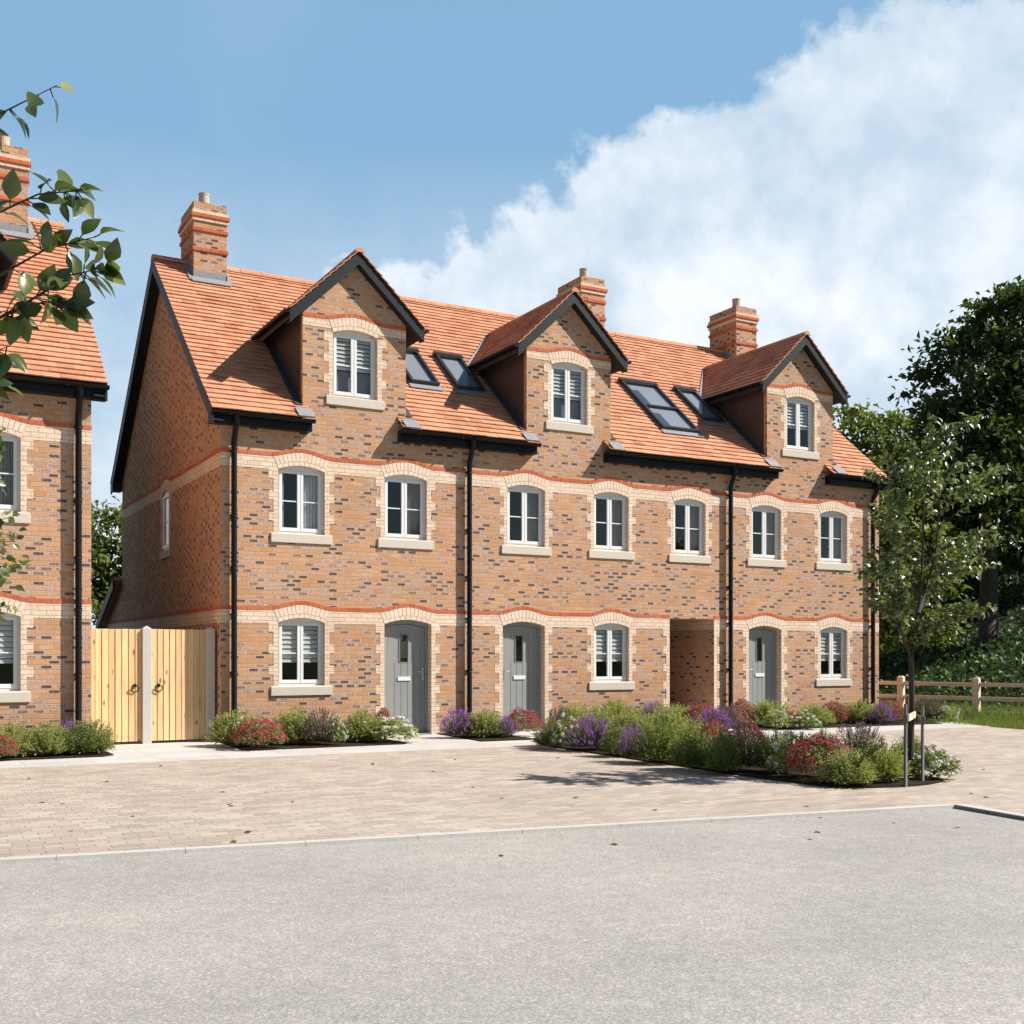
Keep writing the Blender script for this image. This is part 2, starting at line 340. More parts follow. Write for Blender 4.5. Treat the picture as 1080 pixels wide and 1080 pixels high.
def tarmac_mat():
    t = NT('pale grey tarmac'); g, x, y, z = t.pos(); pv = t.comb(x, y, z)
    vo = t.n('ShaderNodeTexVoronoi'); t.put(vo.inputs['Vector'], pv); vo.inputs['Scale'].default_value = 95
    sp = t.n('ShaderNodeSeparateColor'); t.link(vo.outputs['Color'], sp.inputs[0])
    c = t.ramp(sp.outputs[0], [(0, (.30, .285, .265)), (.5, (.385, .365, .335)), (.85, (.44, .42, .385)), (1, (.56, .53, .49))])
    c = t.mix(1.0, c, t.ramp(t.noise(pv, .5, 4), [(.3, (.88, .88, .89)), (.7, (1.08, 1.08, 1.07))]), 'MULTIPLY')
    c = t.mix(1.0, c, t.ramp(t.noise(pv, 9, 3), [(.3, (.92, .92, .92)), (.7, (1.06, 1.06, 1.06))]), 'MULTIPLY')
    # worn wheel tracks along the road, a few old damp stains
    al = t.m('ADD', t.m('MULTIPLY', x, .1507), t.m('MULTIPLY', y, .9886)); ln = t.m('SUBTRACT', t.m('MULTIPLY', x, .9886), t.m('MULTIPLY', y, .1507))
    wob = t.m('MULTIPLY', t.m('SUBTRACT', t.noise(t.comb(t.m('MULTIPLY', ln, .12), 0.0, 0.0), 1.0, 2), .5), .5)
    tr = t.m('ABSOLUTE', t.m('SUBTRACT', t.m('ABSOLUTE', t.m('SUBTRACT', t.m('ADD', al, wob), -14.2)), .78))
    trk = sat(t, t.m('MULTIPLY', t.m('SUBTRACT', .34, tr), 3.0))
    trk = t.m('MULTIPLY', trk, t.noise(t.comb(t.m('MULTIPLY', ln, .5), t.m('MULTIPLY', al, 5), 0.0), 1.0, 4, .6))
    c = t.mix(t.m('MULTIPLY', trk, .22), c, (.24, .225, .205))
    stn = sat(t, t.m('MULTIPLY', t.m('SUBTRACT', t.noise(t.comb(t.m('MULTIPLY', ln, .8), t.m('MULTIPLY', al, 1.1), 4.0), 1.0, 5, .62), .60), 9.0))
    c = t.mix(t.m('MULTIPLY', stn, .16), c, (.22, .205, .19))
    t.base(c); t.rough(.92); t.spec(.2); t.bump(vo.outputs['Distance'], .25, .003); return t.mat
def soil_mat(name, a, b, sc=25):
    t = NT(name); g, x, y, z = t.pos(); n1 = t.noise(t.comb(x, y, z), sc, 6, .7)
    t.base(t.ramp(n1, [(.3, a), (.7, b)])); t.rough(.95); t.spec(.1); t.bump(n1, .9, .04); return t.mat
M_PAVER = paver_mat(); M_SLAB = slab_mat(); M_TARMAC = tarmac_mat()
M_SOIL = soil_mat('planting soil', (.018, .012, .009), (.07, .05, .036)); M_TURF = soil_mat('turf', (.04, .06, .018), (.09, .12, .035), 8)
M_BANK = soil_mat('ivy bank earth', (.012, .022, .009), (.03, .05, .018), 3)
M_KERB = island_mat('kerb concrete', [(0, (.55, .53, .495)), (1, (.60, .575, .535))], .9, 60, .2, (.85, 1.1))

# ------------------------------------------------------------------ house
ZB = 2.285; BAND_H = .225; STOREY = 2.70; OW = .86
RISE = .085; ZCROWN = 2.16; ZSPR = ZCROWN - RISE; WBOT = .955
KR = .837; EY = -.28; EZ = 5.66; RIDGE_Y = 4.5; DEPTH = 9.0; RIDGE_Z = EZ + KR*(RIDGE_Y-EY)
def zroof(y): return EZ + KR*(y-EY)
def zrear(y): return RIDGE_Z - KR*(y-RIDGE_Y)
DK = .955; DAPEX = 8.80; DHALF = 1.29; DWALL = 1.0; DZB = ZB + STOREY + 2.545; DCR = ZCROWN + STOREY + 2.575

def arch_pts(cx, w, zc, rise, n=10):
    return [(cx + w/2*math.cos(math.pi*0) * (1-2*i/n), zc - rise*((1-2*i/n)**2)) for i in range(n+1)]   # right -> left
def opening(cx, w, zb, zc, rise=RISE): return [(cx-w/2, zb), (cx+w/2, zb)] + arch_pts(cx, w, zc, rise)

def reveal(mb, loop, fn, depth, mi, skip_bottom=False):
    n = len(loop)
    for i in range(n):
        a, b = loop[i], loop[(i+1) % n]
        if skip_bottom and i == 0: continue
        mb.quad(fn(a[0], a[1], 0), fn(b[0], b[1], 0), fn(b[0], b[1], depth), fn(a[0], a[1], depth), mi)

def red_z(u, base, cs, half=.62, amp=.105):
    b = 0
    for c in cs:
        d = abs(u-c)
        if d < half: b = max(b, amp*.5*(1+math.cos(math.pi*d/half)))
    return base + b

def red_course(mb, u0, u1, base, cs, fn, proud=.010, clip=None):
    us = [u0]
    while us[-1] < u1-.05: us.append(min(u1, us[-1]+(.108 if any(abs(us[-1]+.05-c) < .60 for c in cs) else .2235)))
    us[-1] = u1
    for a, b in zip(us[:-1], us[1:]):
        a += .0045; b -= .0045
        za, zb_ = red_z(a, base, cs), red_z(b, base, cs)
        if clip and (min(clip(a), clip(b)) < max(za, zb_)+.075): continue
        p = proud + rnd.uniform(-.0015, .0015)
        q = [(a, za+.003), (b, zb_+.003), (b, zb_+.072), (a, za+.072)]
        vs = [fn(u, z, -p) for u, z in q] + [fn(u, z, .002) for u, z in q]
        mb.add(vs, [(0,1,2,3),(0,4,5,1),(1,5,6,2),(2,6,7,3),(3,7,4,0)], 0)
    st = 24
    for i in range(st):   # mortar bed behind the joints
        a = u0+(u1-u0)*i/st; b = u0+(u1-u0)*(i+1)/st
        za, zb_ = red_z(a, base, cs), red_z(b, base, cs)
        if clip and (min(clip(a), clip(b)) < max(za, zb_)+.075): continue
        mb.quad(fn(a, za, -.0045), fn(b, zb_, -.0045), fn(b, zb_+.075, -.0045), fn(a, za+.075, -.0045), 1)

def pale_strip(root, u0, u1, z0, base, cs, fn, proud=.004, clip=None):
    mb = MB()
    n = max(1, int((u1-u0)/.06))
    for i in range(n):
        a = u0+(u1-u0)*i/n; b = u0+(u1-u0)*(i+1)/n
        za, zb_ = red_z(a, base, cs), red_z(b, base, cs)
        if clip and min(clip(a), clip(b)) < max(za, zb_): continue
        mb.quad(fn(a, z0, -proud), fn(b, z0, -proud), fn(b, zb_, -proud), fn(a, za, -proud), 0)
        if i == 0: mb.quad(fn(a, z0, -proud), fn(a, za, -proud), fn(a, za, 0.001), fn(a, z0, 0.001), 0)
        if i == n-1: mb.quad(fn(b, z0, -proud), fn(b, zb_, -proud), fn(b, zb_, 0.001), fn(b, z0, 0.001), 0)
    mb.build('pale_brick_band', [M_PALE], root)

def surround(name, parent, cx, w, zb, zc, base, fn, teeth_from, arch=True, sides=(-1, 1)):
    mb = MB(); spr = zc-RISE
    if arch:
        half0 = w/2; half1 = w/2+.085
        P = lambda t, h: (cx+t*(half0+(half1-half0)*h), (spr+RISE*(1-t*t))*(1-h)+red_z(cx+t*half1, base, [cx])*h)
        for n, h0, h1 in ((9, .0, .285), (13, .325, .985)):
            for i in range(n):
                t0, t1 = -1+2*i/n+.011, -1+2*(i+1)/n-.011; p = .0085 + rnd.uniform(-.001, .001)
                q = [P(t0, h0), P(t1, h0), P(t1, h1), P(t0, h1)]
                vs = [fn(*c, -p) for c in q]+[fn(*c, .002) for c in q]
                mb.add(vs, [(0,1,2,3),(0,4,5,1),(1,5,6,2),(2,6,7,3),(3,7,4,0)], 1)
        for i in range(16):
            t0, t1 = -1+2*i/16, -1+2*(i+1)/16
            mb.quad(fn(*P(t0, 0), -.0055), fn(*P(t1, 0), -.0055), fn(*P(t1, 1), -.0055), fn(*P(t0, 1), -.0055), 2)
    # toothed quoins, three courses a tooth
    z = teeth_from; k = 0
    bottom = zb
    while z > bottom+.01:
        z1 = max(bottom, z-(.225 if k % 2 else .15)); wd = .085 if k % 2 else .175
        for s in sides:
            u0, u1 = (cx-w/2-wd, cx-w/2) if s < 0 else (cx+w/2, cx+w/2+wd)
            for (a, b, c, d) in [((u0, z1), (u1, z1), (u1, z), (u0, z))]:
                mb.quad(fn(*a, -.004), fn(*b, -.004), fn(*c, -.004), fn(*d, -.004), 0)
                for (e, f) in ((a, b), (b, c), (c, d), (d, a)): mb.quad(fn(*e, -.004), fn(*f, -.004), fn(*f, .001), fn(*e, .001), 0)
        z = z1; k += 1
    return mb.build(name, [M_PALE, M_VOUS, M_MORTAR], parent)

def make_window(parent, cx, zb, zc, fn, base, dress='curtain', w=OW, rec=.085, teeth=None, sur=True, single=False, sillw=1.13):
    """white two-casement window: the frame is the part, panes, sill, dressing and brick surround are its sub-parts"""
    mb = MB(); top = zc; spr = zc-RISE
    ft = .045; o = opening(cx, w, zb, zc)
    inner_top = spr-.005
    if single: cells = [(cx-w/2+ft, cx+w/2-ft)]
    else: cells = [(cx-w/2+ft, cx-.006), (cx+.006, cx+w/2-ft)]
    mb.plate(o, [[(a, zb+ft), (b, zb+ft), (b, inner_top), (a, inner_top)] for a, b in cells], fn, rec, rec+.05)
    panes = []
    for a, b in cells:                      # casement sashes
        so = [(a, zb+ft), (b, zb+ft), (b, inner_top), (a, inner_top)]; sw = .048
        pa, pb, pz0, pz1 = a+sw, b-sw, zb+ft+sw+.012, inner_top-sw
        mb.plate(so, [[(pa, pz0), (pb, pz0), (pb, pz1), (pa, pz1)]], fn, rec-.013, rec+.032)
        zm = pz0+(pz1-pz0)*.49
        mb.plate([(pa, zm-.010), (pb, zm-.010), (pb, zm+.010), (pa, zm+.010)], [], fn, rec+.004, rec+.03)
        panes.append((pa, pb, pz0, pz1))
    fr = mb.build('window', M_UPVC, parent); recalc(fr); bevel(fr, .004, 2)
    g = MB()
    for pa, pb, z0, z1 in panes: g.quad(fn(pa, z0, rec+.017), fn(pb, z0, rec+.017), fn(pb, z1, rec+.017), fn(pa, z1, rec+.017))
    g.build('pane', M_GLASS, fr)
    s = MB(); zs = zb-.002; s0, s1 = cx-sillw/2, cx+sillw/2
    s.add([fn(s0, zs-.17, -.03), fn(s1, zs-.17, -.03), fn(s1, zs-.17, .001), fn(s0, zs-.17, .001),
           fn(s0, zs-.015, -.03), fn(s1, zs-.015, -.03), fn(s1, zs, .001), fn(s0, zs, .001)],
          [(0,3,2,1),(4,5,6,7),(0,1,5,4),(1,2,6,5),(2,3,7,6),(3,0,4,7)])
    s.add([fn(cx-w/2, zs, .001), fn(cx+w/2, zs, .001), fn(cx+w/2, zs, .12), fn(cx-w/2, zs, .12)], [(0, 1, 2, 3)])
    so = s.build('sill', M_STONE, fr); recalc(so); bevel(so, .006, 2)
    # dressing
    d = MB(); zt = spr; D = rec+.095
    def curtain(u0, u1, z0, z1, depth, amp=.022, folds=9):
        n = folds*8
        for i in range(n):
            a, b = i/n, (i+1)/n
            da = depth+amp*math.sin(a*folds*2*math.pi); db = depth+amp*math.sin(b*folds*2*math.pi)
            d.quad(fn(u0+(u1-u0)*a, z0, da), fn(u0+(u1-u0)*b, z0, db), fn(u0+(u1-u0)*b, z1, db), fn(u0+(u1-u0)*a, z1, da))
    if dress == 'curtain': curtain(cx+.05, cx+w/2+.05, zb-.05, zt+.1, D); mat, nm = M_CURT, 'curtain'
    elif dress == 'white curtain':
        curtain(cx+.02, cx+w/2+.06, zb-.05, zt+.1, D, .02, 8); curtain(cx-w/2-.02, cx-w/2+.15, zb-.05, zt+.1, D, .02, 4); mat, nm = M_CURTW, 'curtain'
    else:
        zlow = zb + (zt-zb)*(.36 if dress == 'blind' else .44); n = 9; hh = (zt+.03-zlow)/n
        for i in range(n):
            za = zt+.03-hh*i; zb_ = za-hh*.86
            d.quad(fn(cx-w/2, za, D-.030), fn(cx+w/2, za, D-.030), fn(cx+w/2, zb_, D-.058), fn(cx-w/2, zb_, D-.058))
        mat, nm = M_BLIND, 'blind'
        if dress == 'dormer blind':
            mat = M_BLIND
            if cx < 10: d.quad(fn(cx-w/2, zlow, D+.01), fn(cx+w/2, zlow, D+.01), fn(cx+w/2, zb, D+.01), fn(cx-w/2, zb, D+.01), 1)  # flat grey cloth panel below the slats
    d.build(nm, [mat, M_GREYCLOTH], fr)
    if sur: surround('brick_surround', fr, cx, w, zb, zc, base, fn, teeth if teeth else base-BAND_H)
    return fr

def make_door(parent, cx, w, zc, fn, base, handle_right=True, rec=.175):
    o = [(cx-w/2, .0), (cx+w/2, .0)] + arch_pts(cx, w, zc, RISE)
    ft = .062; lz = zc-RISE-.03
    leaf_o = [(cx-w/2+ft, .03), (cx+w/2-ft, .03)] + arch_pts(cx, w-2*ft, zc-.075, .06)
    mb = MB(); mb.plate(o, [leaf_o], fn, rec-.02, rec+.07)
    fr_ = None
    # leaf: back slab + planks + rails
    lf = MB()
    x0, x1 = cx-w/2+ft+.004, cx+w/2-ft-.004
    gl = (cx-.09, cx+.075, 1.05+.32, 1.05+.83)
    hole = [(gl[0], gl[2]), (gl[1], gl[2]), (gl[1], gl[3]), (gl[0], gl[3])]
    lo = [(x0, .034), (x1, .034)] + arch_pts(cx, w-2*ft-.008, zc-.079, .06)
    lf.plate(lo, [hole], fn, rec+.012, rec+.05)
    # stiles, rails
    sw = .075
    for (a, b, c, d_) in ((x0, .034, x0+sw, zc-.16), (x1-sw, .034, x1, zc-.16)):
        lf.plate([(a, b), (c, b), (c, d_), (a, d_)], [], fn, rec+.002, rec+.014)
    lf.plate([(x0+sw+.001, .034), (x1-sw-.001, .034), (x1-sw-.001, .20), (x0+sw+.001, .20)], [], fn, rec+.002, rec+.014)
    tp = [(x0, zc-.159), (x0+sw, zc-.21)] ; n = 8
    ar = arch_pts(cx, w-2*ft-.03, zc-.088, .055)
    lf.plate([(x0, zc-.159), (x0+sw+.001, zc-.159), (x0+sw+.001, zc-.215), (x1-sw-.001, zc-.215), (x1-sw-.001, zc-.159), (x1, zc-.159)] + ar, [], fn, rec+.0025, rec+.014)
    pw = (x1-x0-2*sw)/5
    for i in range(5):
        a = x0+sw+i*pw+.005; b = x0+sw+(i+1)*pw-.005
        hs = [(gl[0]-.012, gl[2]-.012, gl[3]+.012)]
        z0, z1 = .203, zc-.218
        segs = [(z0, z1)]
        if b > gl[0]-.012 and a < gl[1]+.012: segs = [(z0, gl[2]-.014), (gl[3]+.014, z1)]
        for s0, s1 in segs:
            if b > gl[0]-.012 and a < gl[1]+.012 or True:
                lf.plate([(a, s0), (b, s0), (b, s1), (a, s1)], [], fn, rec+.006, rec+.0125)
    bz = [(gl[0]-.012, gl[2]-.012), (gl[1]+.012, gl[2]-.012), (gl[1]+.012, gl[3]+.012), (gl[0]-.012, gl[3]+.012)]
    lf.plate(bz, [hole], fn, rec-.002, rec+.013)
    leaf = lf.build('door', M_DOOR, parent); recalc(leaf); bevel(leaf, .003, 1)
    f = mb.build('door_frame', M_DOOR, leaf); recalc(f); bevel(f, .004, 1)
    g = MB(); g.plate(hole, [], fn, rec+.025, rec+.030)
    g.quad(fn(gl[0], gl[2], rec+.06), fn(gl[1], gl[2], rec+.06), fn(gl[1], gl[3], rec+.06), fn(gl[0], gl[3], rec+.06), 1)  # black sheet behind the glass, stands in for the unlit hall
    g.build('pane', [M_GLASS, M_IRONDARK], leaf)
    lp = MB(); lp.plate([(cx-.135, 1.02), (cx+.125, 1.02), (cx+.125, 1.095), (cx-.135, 1.095)], [], fn, rec-.012, rec+.006)
    l_ = lp.build('letter_plate', M_LETTER, leaf); recalc(l_); bevel(l_, .004, 2)
    hx = cx+w/2-ft-.045 if handle_right else cx-w/2+ft+.045; sg = -1 if handle_right else 1
    hb = MB(); hb.plate([(hx-.02, 1.02), (hx+.02, 1.02), (hx+.02, 1.26), (hx-.02, 1.26)], [], fn, rec-.010, rec+.004)
    p = [fn(hx, 1.18, rec-.01), fn(hx, 1.18, rec-.055), fn(hx+sg*.02, 1.18, rec-.06), fn(hx+sg*.12, 1.18, rec-.06)]
    hb.tube(p, .010, 8)
    h_ = hb.build('handle', M_STEEL, leaf); recalc(h_)
    th = MB(); th.plate([(cx-w/2, .0), (cx+w/2, .0), (cx+w/2, .028), (cx-w/2, .028)], [], fn, -.04, rec+.05)
    t_ = th.build('threshold', M_LEAD, leaf); recalc(t_)
    surround('brick_surround', leaf, cx, w, .0, zc, base, fn, base-BAND_H)

def tiles(mb, O, A, S, N, length, slen, gauge, tw, keep, clips=None, jit=1.0):
    """courses of lapped tiles; O origin at the eave, A along, S up the slope, N normal"""
    O, A, S, N = map(Vector, (O, A, S, N)); rows = int(slen/gauge)+1
    for r in range(rows):
        s0 = r*gauge; s1 = min(slen, s0+gauge+.02)
        if s1-s0 < .03: continue
        off = (r % 2)*.5*tw + (r*37 % 5)*.004; a = -off
        while a < length:
            a0, a1 = max(0, a)+.0012, min(length, a+tw)-.0012; a += tw
            if a1-a0 < .02: continue
            for (c0, c1) in (clips(s0) if clips else [(0, length)]):
                b0, b1 = max(a0, c0), min(a1, c1)
                if b1-b0 < .02: continue
                if not keep(O+A*(b0+b1)/2+S*(s0+s1)/2): continue
                h0 = .033+jit*rnd.uniform(-.004, .004); h1 = .006; tl = jit*rnd.uniform(-.002, .002); st = jit*rnd.uniform(-.004, .004)
                p = lambda u, s, h: O+A*u+S*s+N*h
                vs = [p(b0, s0+st, h0-.020), p(b1, s0+st, h0-.020), p(b1, s0+st, h0+tl), p(b0, s0+st, h0-tl), p(b1, s1, h1), p(b0, s1, h1), p(b0, s1, -.006), p(b1, s1, -.006)]
                mb.add(vs, [(0,1,2,3),(3,2,4,5),(0,3,5,6),(1,7,4,2)], 0)

def half_round(mb, pts_a, pts_b, r, n=8, mi=0, up=Vector((0, 0, 1)), th=.006):
    """half round gutter from a to b open at the top"""
    a, b = Vector(pts_a), Vector(pts_b); d = (b-a).normalized(); sd = d.cross(up).normalized()
    ring = []
    for k in range(n+1):
        w = math.pi*k/n; ring.append(-math.cos(w)*r*sd - math.sin(w)*r*up)
    for k in range(n):
        p, q = ring[k], ring[k+1]; s = (r-th)/r
        mb.quad(a+p, b+p, b+q, a+q, mi); mb.quad(a+p*s, a+q*s, b+q*s, b+p*s, mi)
    for e in (a, b): mb.add([e+p for p in ring], [tuple(range(n+1))], mi)
    for k in (0, n): p = ring[k]; mb.quad(a+p, b+p, b+p*.88, a+p*.88, mi)

def make_house(x0, x1, yo, label, windows, doors, dormers, segs, pipes, chimneys, rooflights, gable_left, gable_right, passage=None, grp='red brick terraced houses', rdy=None, side_win=False, leanto=False):
    root = empty('terraced_house', (x0, yo, 0), label, 'house', grp)
    Fn = lambda u, z, d: (u, yo+d, z)
    # ---------------- walls
    mb = MB(); EAVE = 5.70
    outer = [(x0, 0)]
    if passage: outer += [(passage[0], 0), (passage[0], ZB), (passage[1], ZB), (passage[1], 0)]
    outer += [(x1, 0), (x1, EAVE)]
    holes = []; rev = []
    for w in windows:
        o = opening(w['x'], OW, w['zb'], w['zc'])
        if w['zb'] < 5.5: holes.append(o); rev.append((o, False))
    for d in doors:
        zc = ZCROWN
        o = opening(d['x'], .955, 0, zc); i = [k for k, p in enumerate(outer) if p[0] > d['x']][0]
        outer[i:i] = [(d['x']-.955/2, 0)] + list(reversed(arch_pts(d['x'], .955, zc, RISE))) + [(d['x']+.955/2, 0)]
        rev.append((o, True))
    outer.append((x0, EAVE))
    mb.poly(outer, holes, lambda u, v: Fn(u, v, 0), 0)
    for o, sk in rev: reveal(mb, o, Fn, .14 if not sk else .24, 1, sk)
    # gable ends
    def gable(X, sgn, win):
        Fg = lambda u, z, d: (X - sgn*d, yo+u, z)
        go = [(0, 0), (DEPTH, 0), (DEPTH, zrear(DEPTH)-.06), (RIDGE_Y, RIDGE_Z-.06), (0, zroof(0)-.06)]
        hs = []
        if win: hs = [opening(win[0], win[1], win[2], win[3], .06)]
        mb.poly(go, hs, lambda u, v: Fg(u, v, 0), 0)
        for h in hs: reveal(mb, h, Fg, .12, 1)
        return Fg
    FgL = gable(x0, -1, (4.31, .66, WBOT+STOREY, ZCROWN+STOREY) if side_win else None) if gable_left else None
    FgR = gable(x1, 1, None) if gable_right else None
    if not gable_left: mb.quad((x0+.01, yo+.2, 0), (x0+.01, yo+DEPTH, 0), (x0+.01, yo+DEPTH, 5.6), (x0+.01, yo+.2, 5.6), 0)
    # rear wall
    if passage:
        mb.poly([(x0, 0), (passage[0], 0), (passage[0], ZB), (passage[1], ZB), (passage[1], 0), (x1, 0), (x1, EAVE), (x0, EAVE)], [], lambda u, v: (u, yo+DEPTH, v), 0)
        a, b = passage
        mb.quad((a, yo, 0), (a, yo+DEPTH, 0), (a, yo+DEPTH, ZB), (a, yo, ZB), 3); mb.quad((b, yo, 0), (b, yo+DEPTH, 0), (b, yo+DEPTH, ZB), (b, yo, ZB), 3)
        mb.quad((a, yo, ZB), (b, yo, ZB), (b, yo+DEPTH, ZB), (a, yo+DEPTH, ZB), 2)
    else: mb.quad((x0, yo+DEPTH, 0), (x1, yo+DEPTH, 0), (x1, yo+DEPTH, EAVE), (x0, yo+DEPTH, EAVE), 0)
    if leanto:
        mb.poly([(DEPTH, 0), (11.3, 0), (11.3, 2.25), (DEPTH, 3.22)], [], lambda u, v: (x0, yo+u, v), 0)
        mb.quad((x0, yo+11.3, 0), (x1, yo+11.3, 0), (x1, yo+11.3, 2.25), (x0, yo+11.3, 2.25), 0)
    mb.build('wall', [M_BRICK, M_PALE, M_MORTAR, M_BRICKP], root)
    # rooms
    rm = MB()
    for z in (2.5, 5.25): rm.box(x0+.15, yo+.16, z, x1-.15, yo+DEPTH-.2, z+.12)
    pxa = passage[0] if passage else x1
    rm.quad((x0+.14, yo+3.2, 0.02), (x1-.14 if not passage else pxa-.05, yo+3.2, 0.02), (x1-.14 if not passage else pxa-.05, yo+3.2, 2.5), (x0+.14, yo+3.2, 2.5))
    rm.quad((x0+.14, yo+3.0, 2.62), (x1-.14, yo+3.0, 2.62), (x1-.14, yo+3.0, 5.25), (x0+.14, yo+3.0, 5.25))
    rm.quad((x0+.14, yo+.15, .01), (pxa-.05, yo+.15, .01), (pxa-.05, yo+3.2, .01), (x0+.14, yo+3.2, .01))
    rm.build('interior', M_ROOM, root)
    # ---------------- string courses and pale bands
    pb = MB()
    def red(*a, **k):
        m = MB(); red_course(m, *a, **k); recalc(m.build('red_string_course', [M_RED, M_MORTAR], root))
    lowc = [w['x'] for w in windows if w['zb'] < 2] + [d['x'] for d in doors]; upc = [w['x'] for w in windows if 2 < w['zb'] < 5]
    for base, cs in ((ZB, lowc), (ZB+STOREY, upc)):
        spans = [(x0, x1)]
        if passage and base < 3: spans = [(x0, passage[0]), (passage[1], x1)]
        for a, b in spans:
            red(a, b, base, cs, Fn)
            cc = sorted(c for c in cs if a < c < b); cur = a
            for c in cc:
                hw = (.955 if any(abs(c-d['x']) < .01 for d in doors) and base < 3 else OW)/2+.001
                pale_strip(root, cur, c-hw, base-BAND_H, base, cs, Fn); cur = c+hw
            pale_strip(root, cur, b, base-BAND_H, base, cs, Fn)
    if passage:   # toothed quoins of the passage
        for sd_ in (0, 1):
            z = ZB-BAND_H; k = 0; pb = MB()
            while z > .05:
                z1 = max(0.005, z-(.225 if k % 2 else .15)); wd = .085 if k % 2 else .175
                u0, u1 = ((passage[0]-wd, passage[0]), (passage[1], passage[1]+wd))[sd_]
                pb.plate([(u0, z1), (u1, z1), (u1, z), (u0, z)], [], Fn, -.004, .001)
                z = z1; k += 1
            pb.build('passage_quoin', [M_PALE], root)
        Fp = lambda u, z, d: (passage[1]+d, yo+u, z)
        pale_strip(root, .0, DEPTH, ZB-BAND_H, ZB-.001, [], Fp)
    for Fg, side in ((FgL, 'l'), (FgR, 'r')):
        if not Fg: continue
        for base, cs in ((ZB, []), (ZB+STOREY, [4.31] if side_win and side == 'l' else [])):
            L = DEPTH if base > 3 or not leanto else 10.9
            red(0, L, base, cs, Fg)
            if cs:
                pale_strip(root, 0, cs[0]-.332, base-BAND_H, base, cs, Fg); pale_strip(root, cs[0]+.332, L, base-BAND_H, base, cs, Fg)
            else: pale_strip(root, 0, L, base-BAND_H, base, cs, Fg)
    for dc in dormers:
        clip = lambda u: DAPEX-.15-DK*abs(u-dc)
        red(dc-DWALL, dc+DWALL, DZB, [dc], Fn, clip=clip)
        hw = OW/2+.001
        pale_strip(root, dc-DWALL, dc-hw, DZB-.15, DZB, [dc], Fn); pale_strip(root, dc+hw, dc+DWALL, DZB-.15, DZB, [dc], Fn)
    # ---------------- windows and doors
    for w in windows:
        b = ZB if w['zb'] < 2 else ZB+STOREY if w['zb'] < 5 else DZB
        make_window(root, w['x'], w['zb'], w['zc'], Fn, b, w['dress'])
    if side_win:
        make_window(root, 4.31, WBOT+STOREY, ZCROWN+STOREY, FgL, ZB+STOREY, 'none blind', w=.66, single=True, sillw=.86, rec=.022)
    for d in doors: make_door(root, d['x'], .955, ZCROWN, Fn, ZB, d['right'])
    # ---------------- roof
    S = Vector((0, 1, KR)).normalized(); N = Vector((0, -KR, 1)).normalized()
    rx0 = x0-(.235 if gable_left else 0); OVR = .09 if x1 > 10 else .20; rx1 = x1+(OVR+.01 if gable_right else 0)
    slen = math.hypot(RIDGE_Y-EY, RIDGE_Z-EZ); tb = MB()
    def clips(s):
        y = EY+s*S.y
        if y > 2.05: return [(0, rx1-rx0)]
        out = []; segl = sorted(segs)
        if y < .12: return [(a-rx0, b-rx0) for a, b in segl]
        cur = rx0
        for dc in sorted(dormers): out.append((cur-rx0, dc-DWALL-.0-rx0)); cur = dc+DWALL
        out.append((cur-rx0, rx1-rx0)); return out
    tiles(tb, (rx0, yo+EY, EZ), (1, 0, 0), S, N, rx1-rx0, slen-.03, .172, .26, lambda p: True, clips)
    cur = rx0; zz = lambda y: zroof(y)-.012
    bits = []
    for dc in sorted(dormers): bits.append((cur, dc-DWALL)); cur = dc+DWALL
    bits.append((cur, rx1))
    for a, b in bits: tb.quad((a, yo-.15, zz(-.15)), (b, yo-.15, zz(-.15)), (b, yo+RIDGE_Y, zz(RIDGE_Y)), (a, yo+RIDGE_Y, zz(RIDGE_Y)), 1)
    for dc in dormers: tb.quad((dc-DWALL, yo+2.0, zz(2.0)), (dc+DWALL, yo+2.0, zz(2.0)), (dc+DWALL, yo+RIDGE_Y, zz(RIDGE_Y)), (dc-DWALL, yo+RIDGE_Y, zz(RIDGE_Y)), 1)
    tb.quad((rx0, yo+RIDGE_Y, RIDGE_Z-.01), (rx1, yo+RIDGE_Y, RIDGE_Z-.01), (rx1, yo+9.28, zrear(9.28)), (rx0, yo+9.28, zrear(9.28)), 0)
    if leanto: tb.obox((x0-.18, yo+DEPTH, 3.30), (x1-x0+.18, 0, 0), (0, 2.48, -1.03), (0, .03, .08), 0)
    roof = tb.build('roof', [M_TILE, M_MORTAR], root); recalc(roof) if False else None
    rt = MB(); n = int((rx1-rx0)/.42); L = (rx1-rx0)/n
    for i in range(n):
        a, b = rx0+i*L+.004, rx0+(i+1)*L-.004; rr = .125+rnd.uniform(-.003, .003)
        ring = [(yo+RIDGE_Y-rr*math.cos(k*math.pi/8), RIDGE_Z-.055+rr*math.sin(k*math.pi/8)*.95) for k in range(9)]
        vs = [(a, y, z) for y, z in ring]+[(b, y, z) for y, z in ring]
        rt.add(vs, [(k, k+1, k+10, k+9) for k in range(8)]+[tuple(range(9)), tuple(range(17, 8, -1))])
    recalc(rt.build('ridge_tile', M_RIDGE, roof))
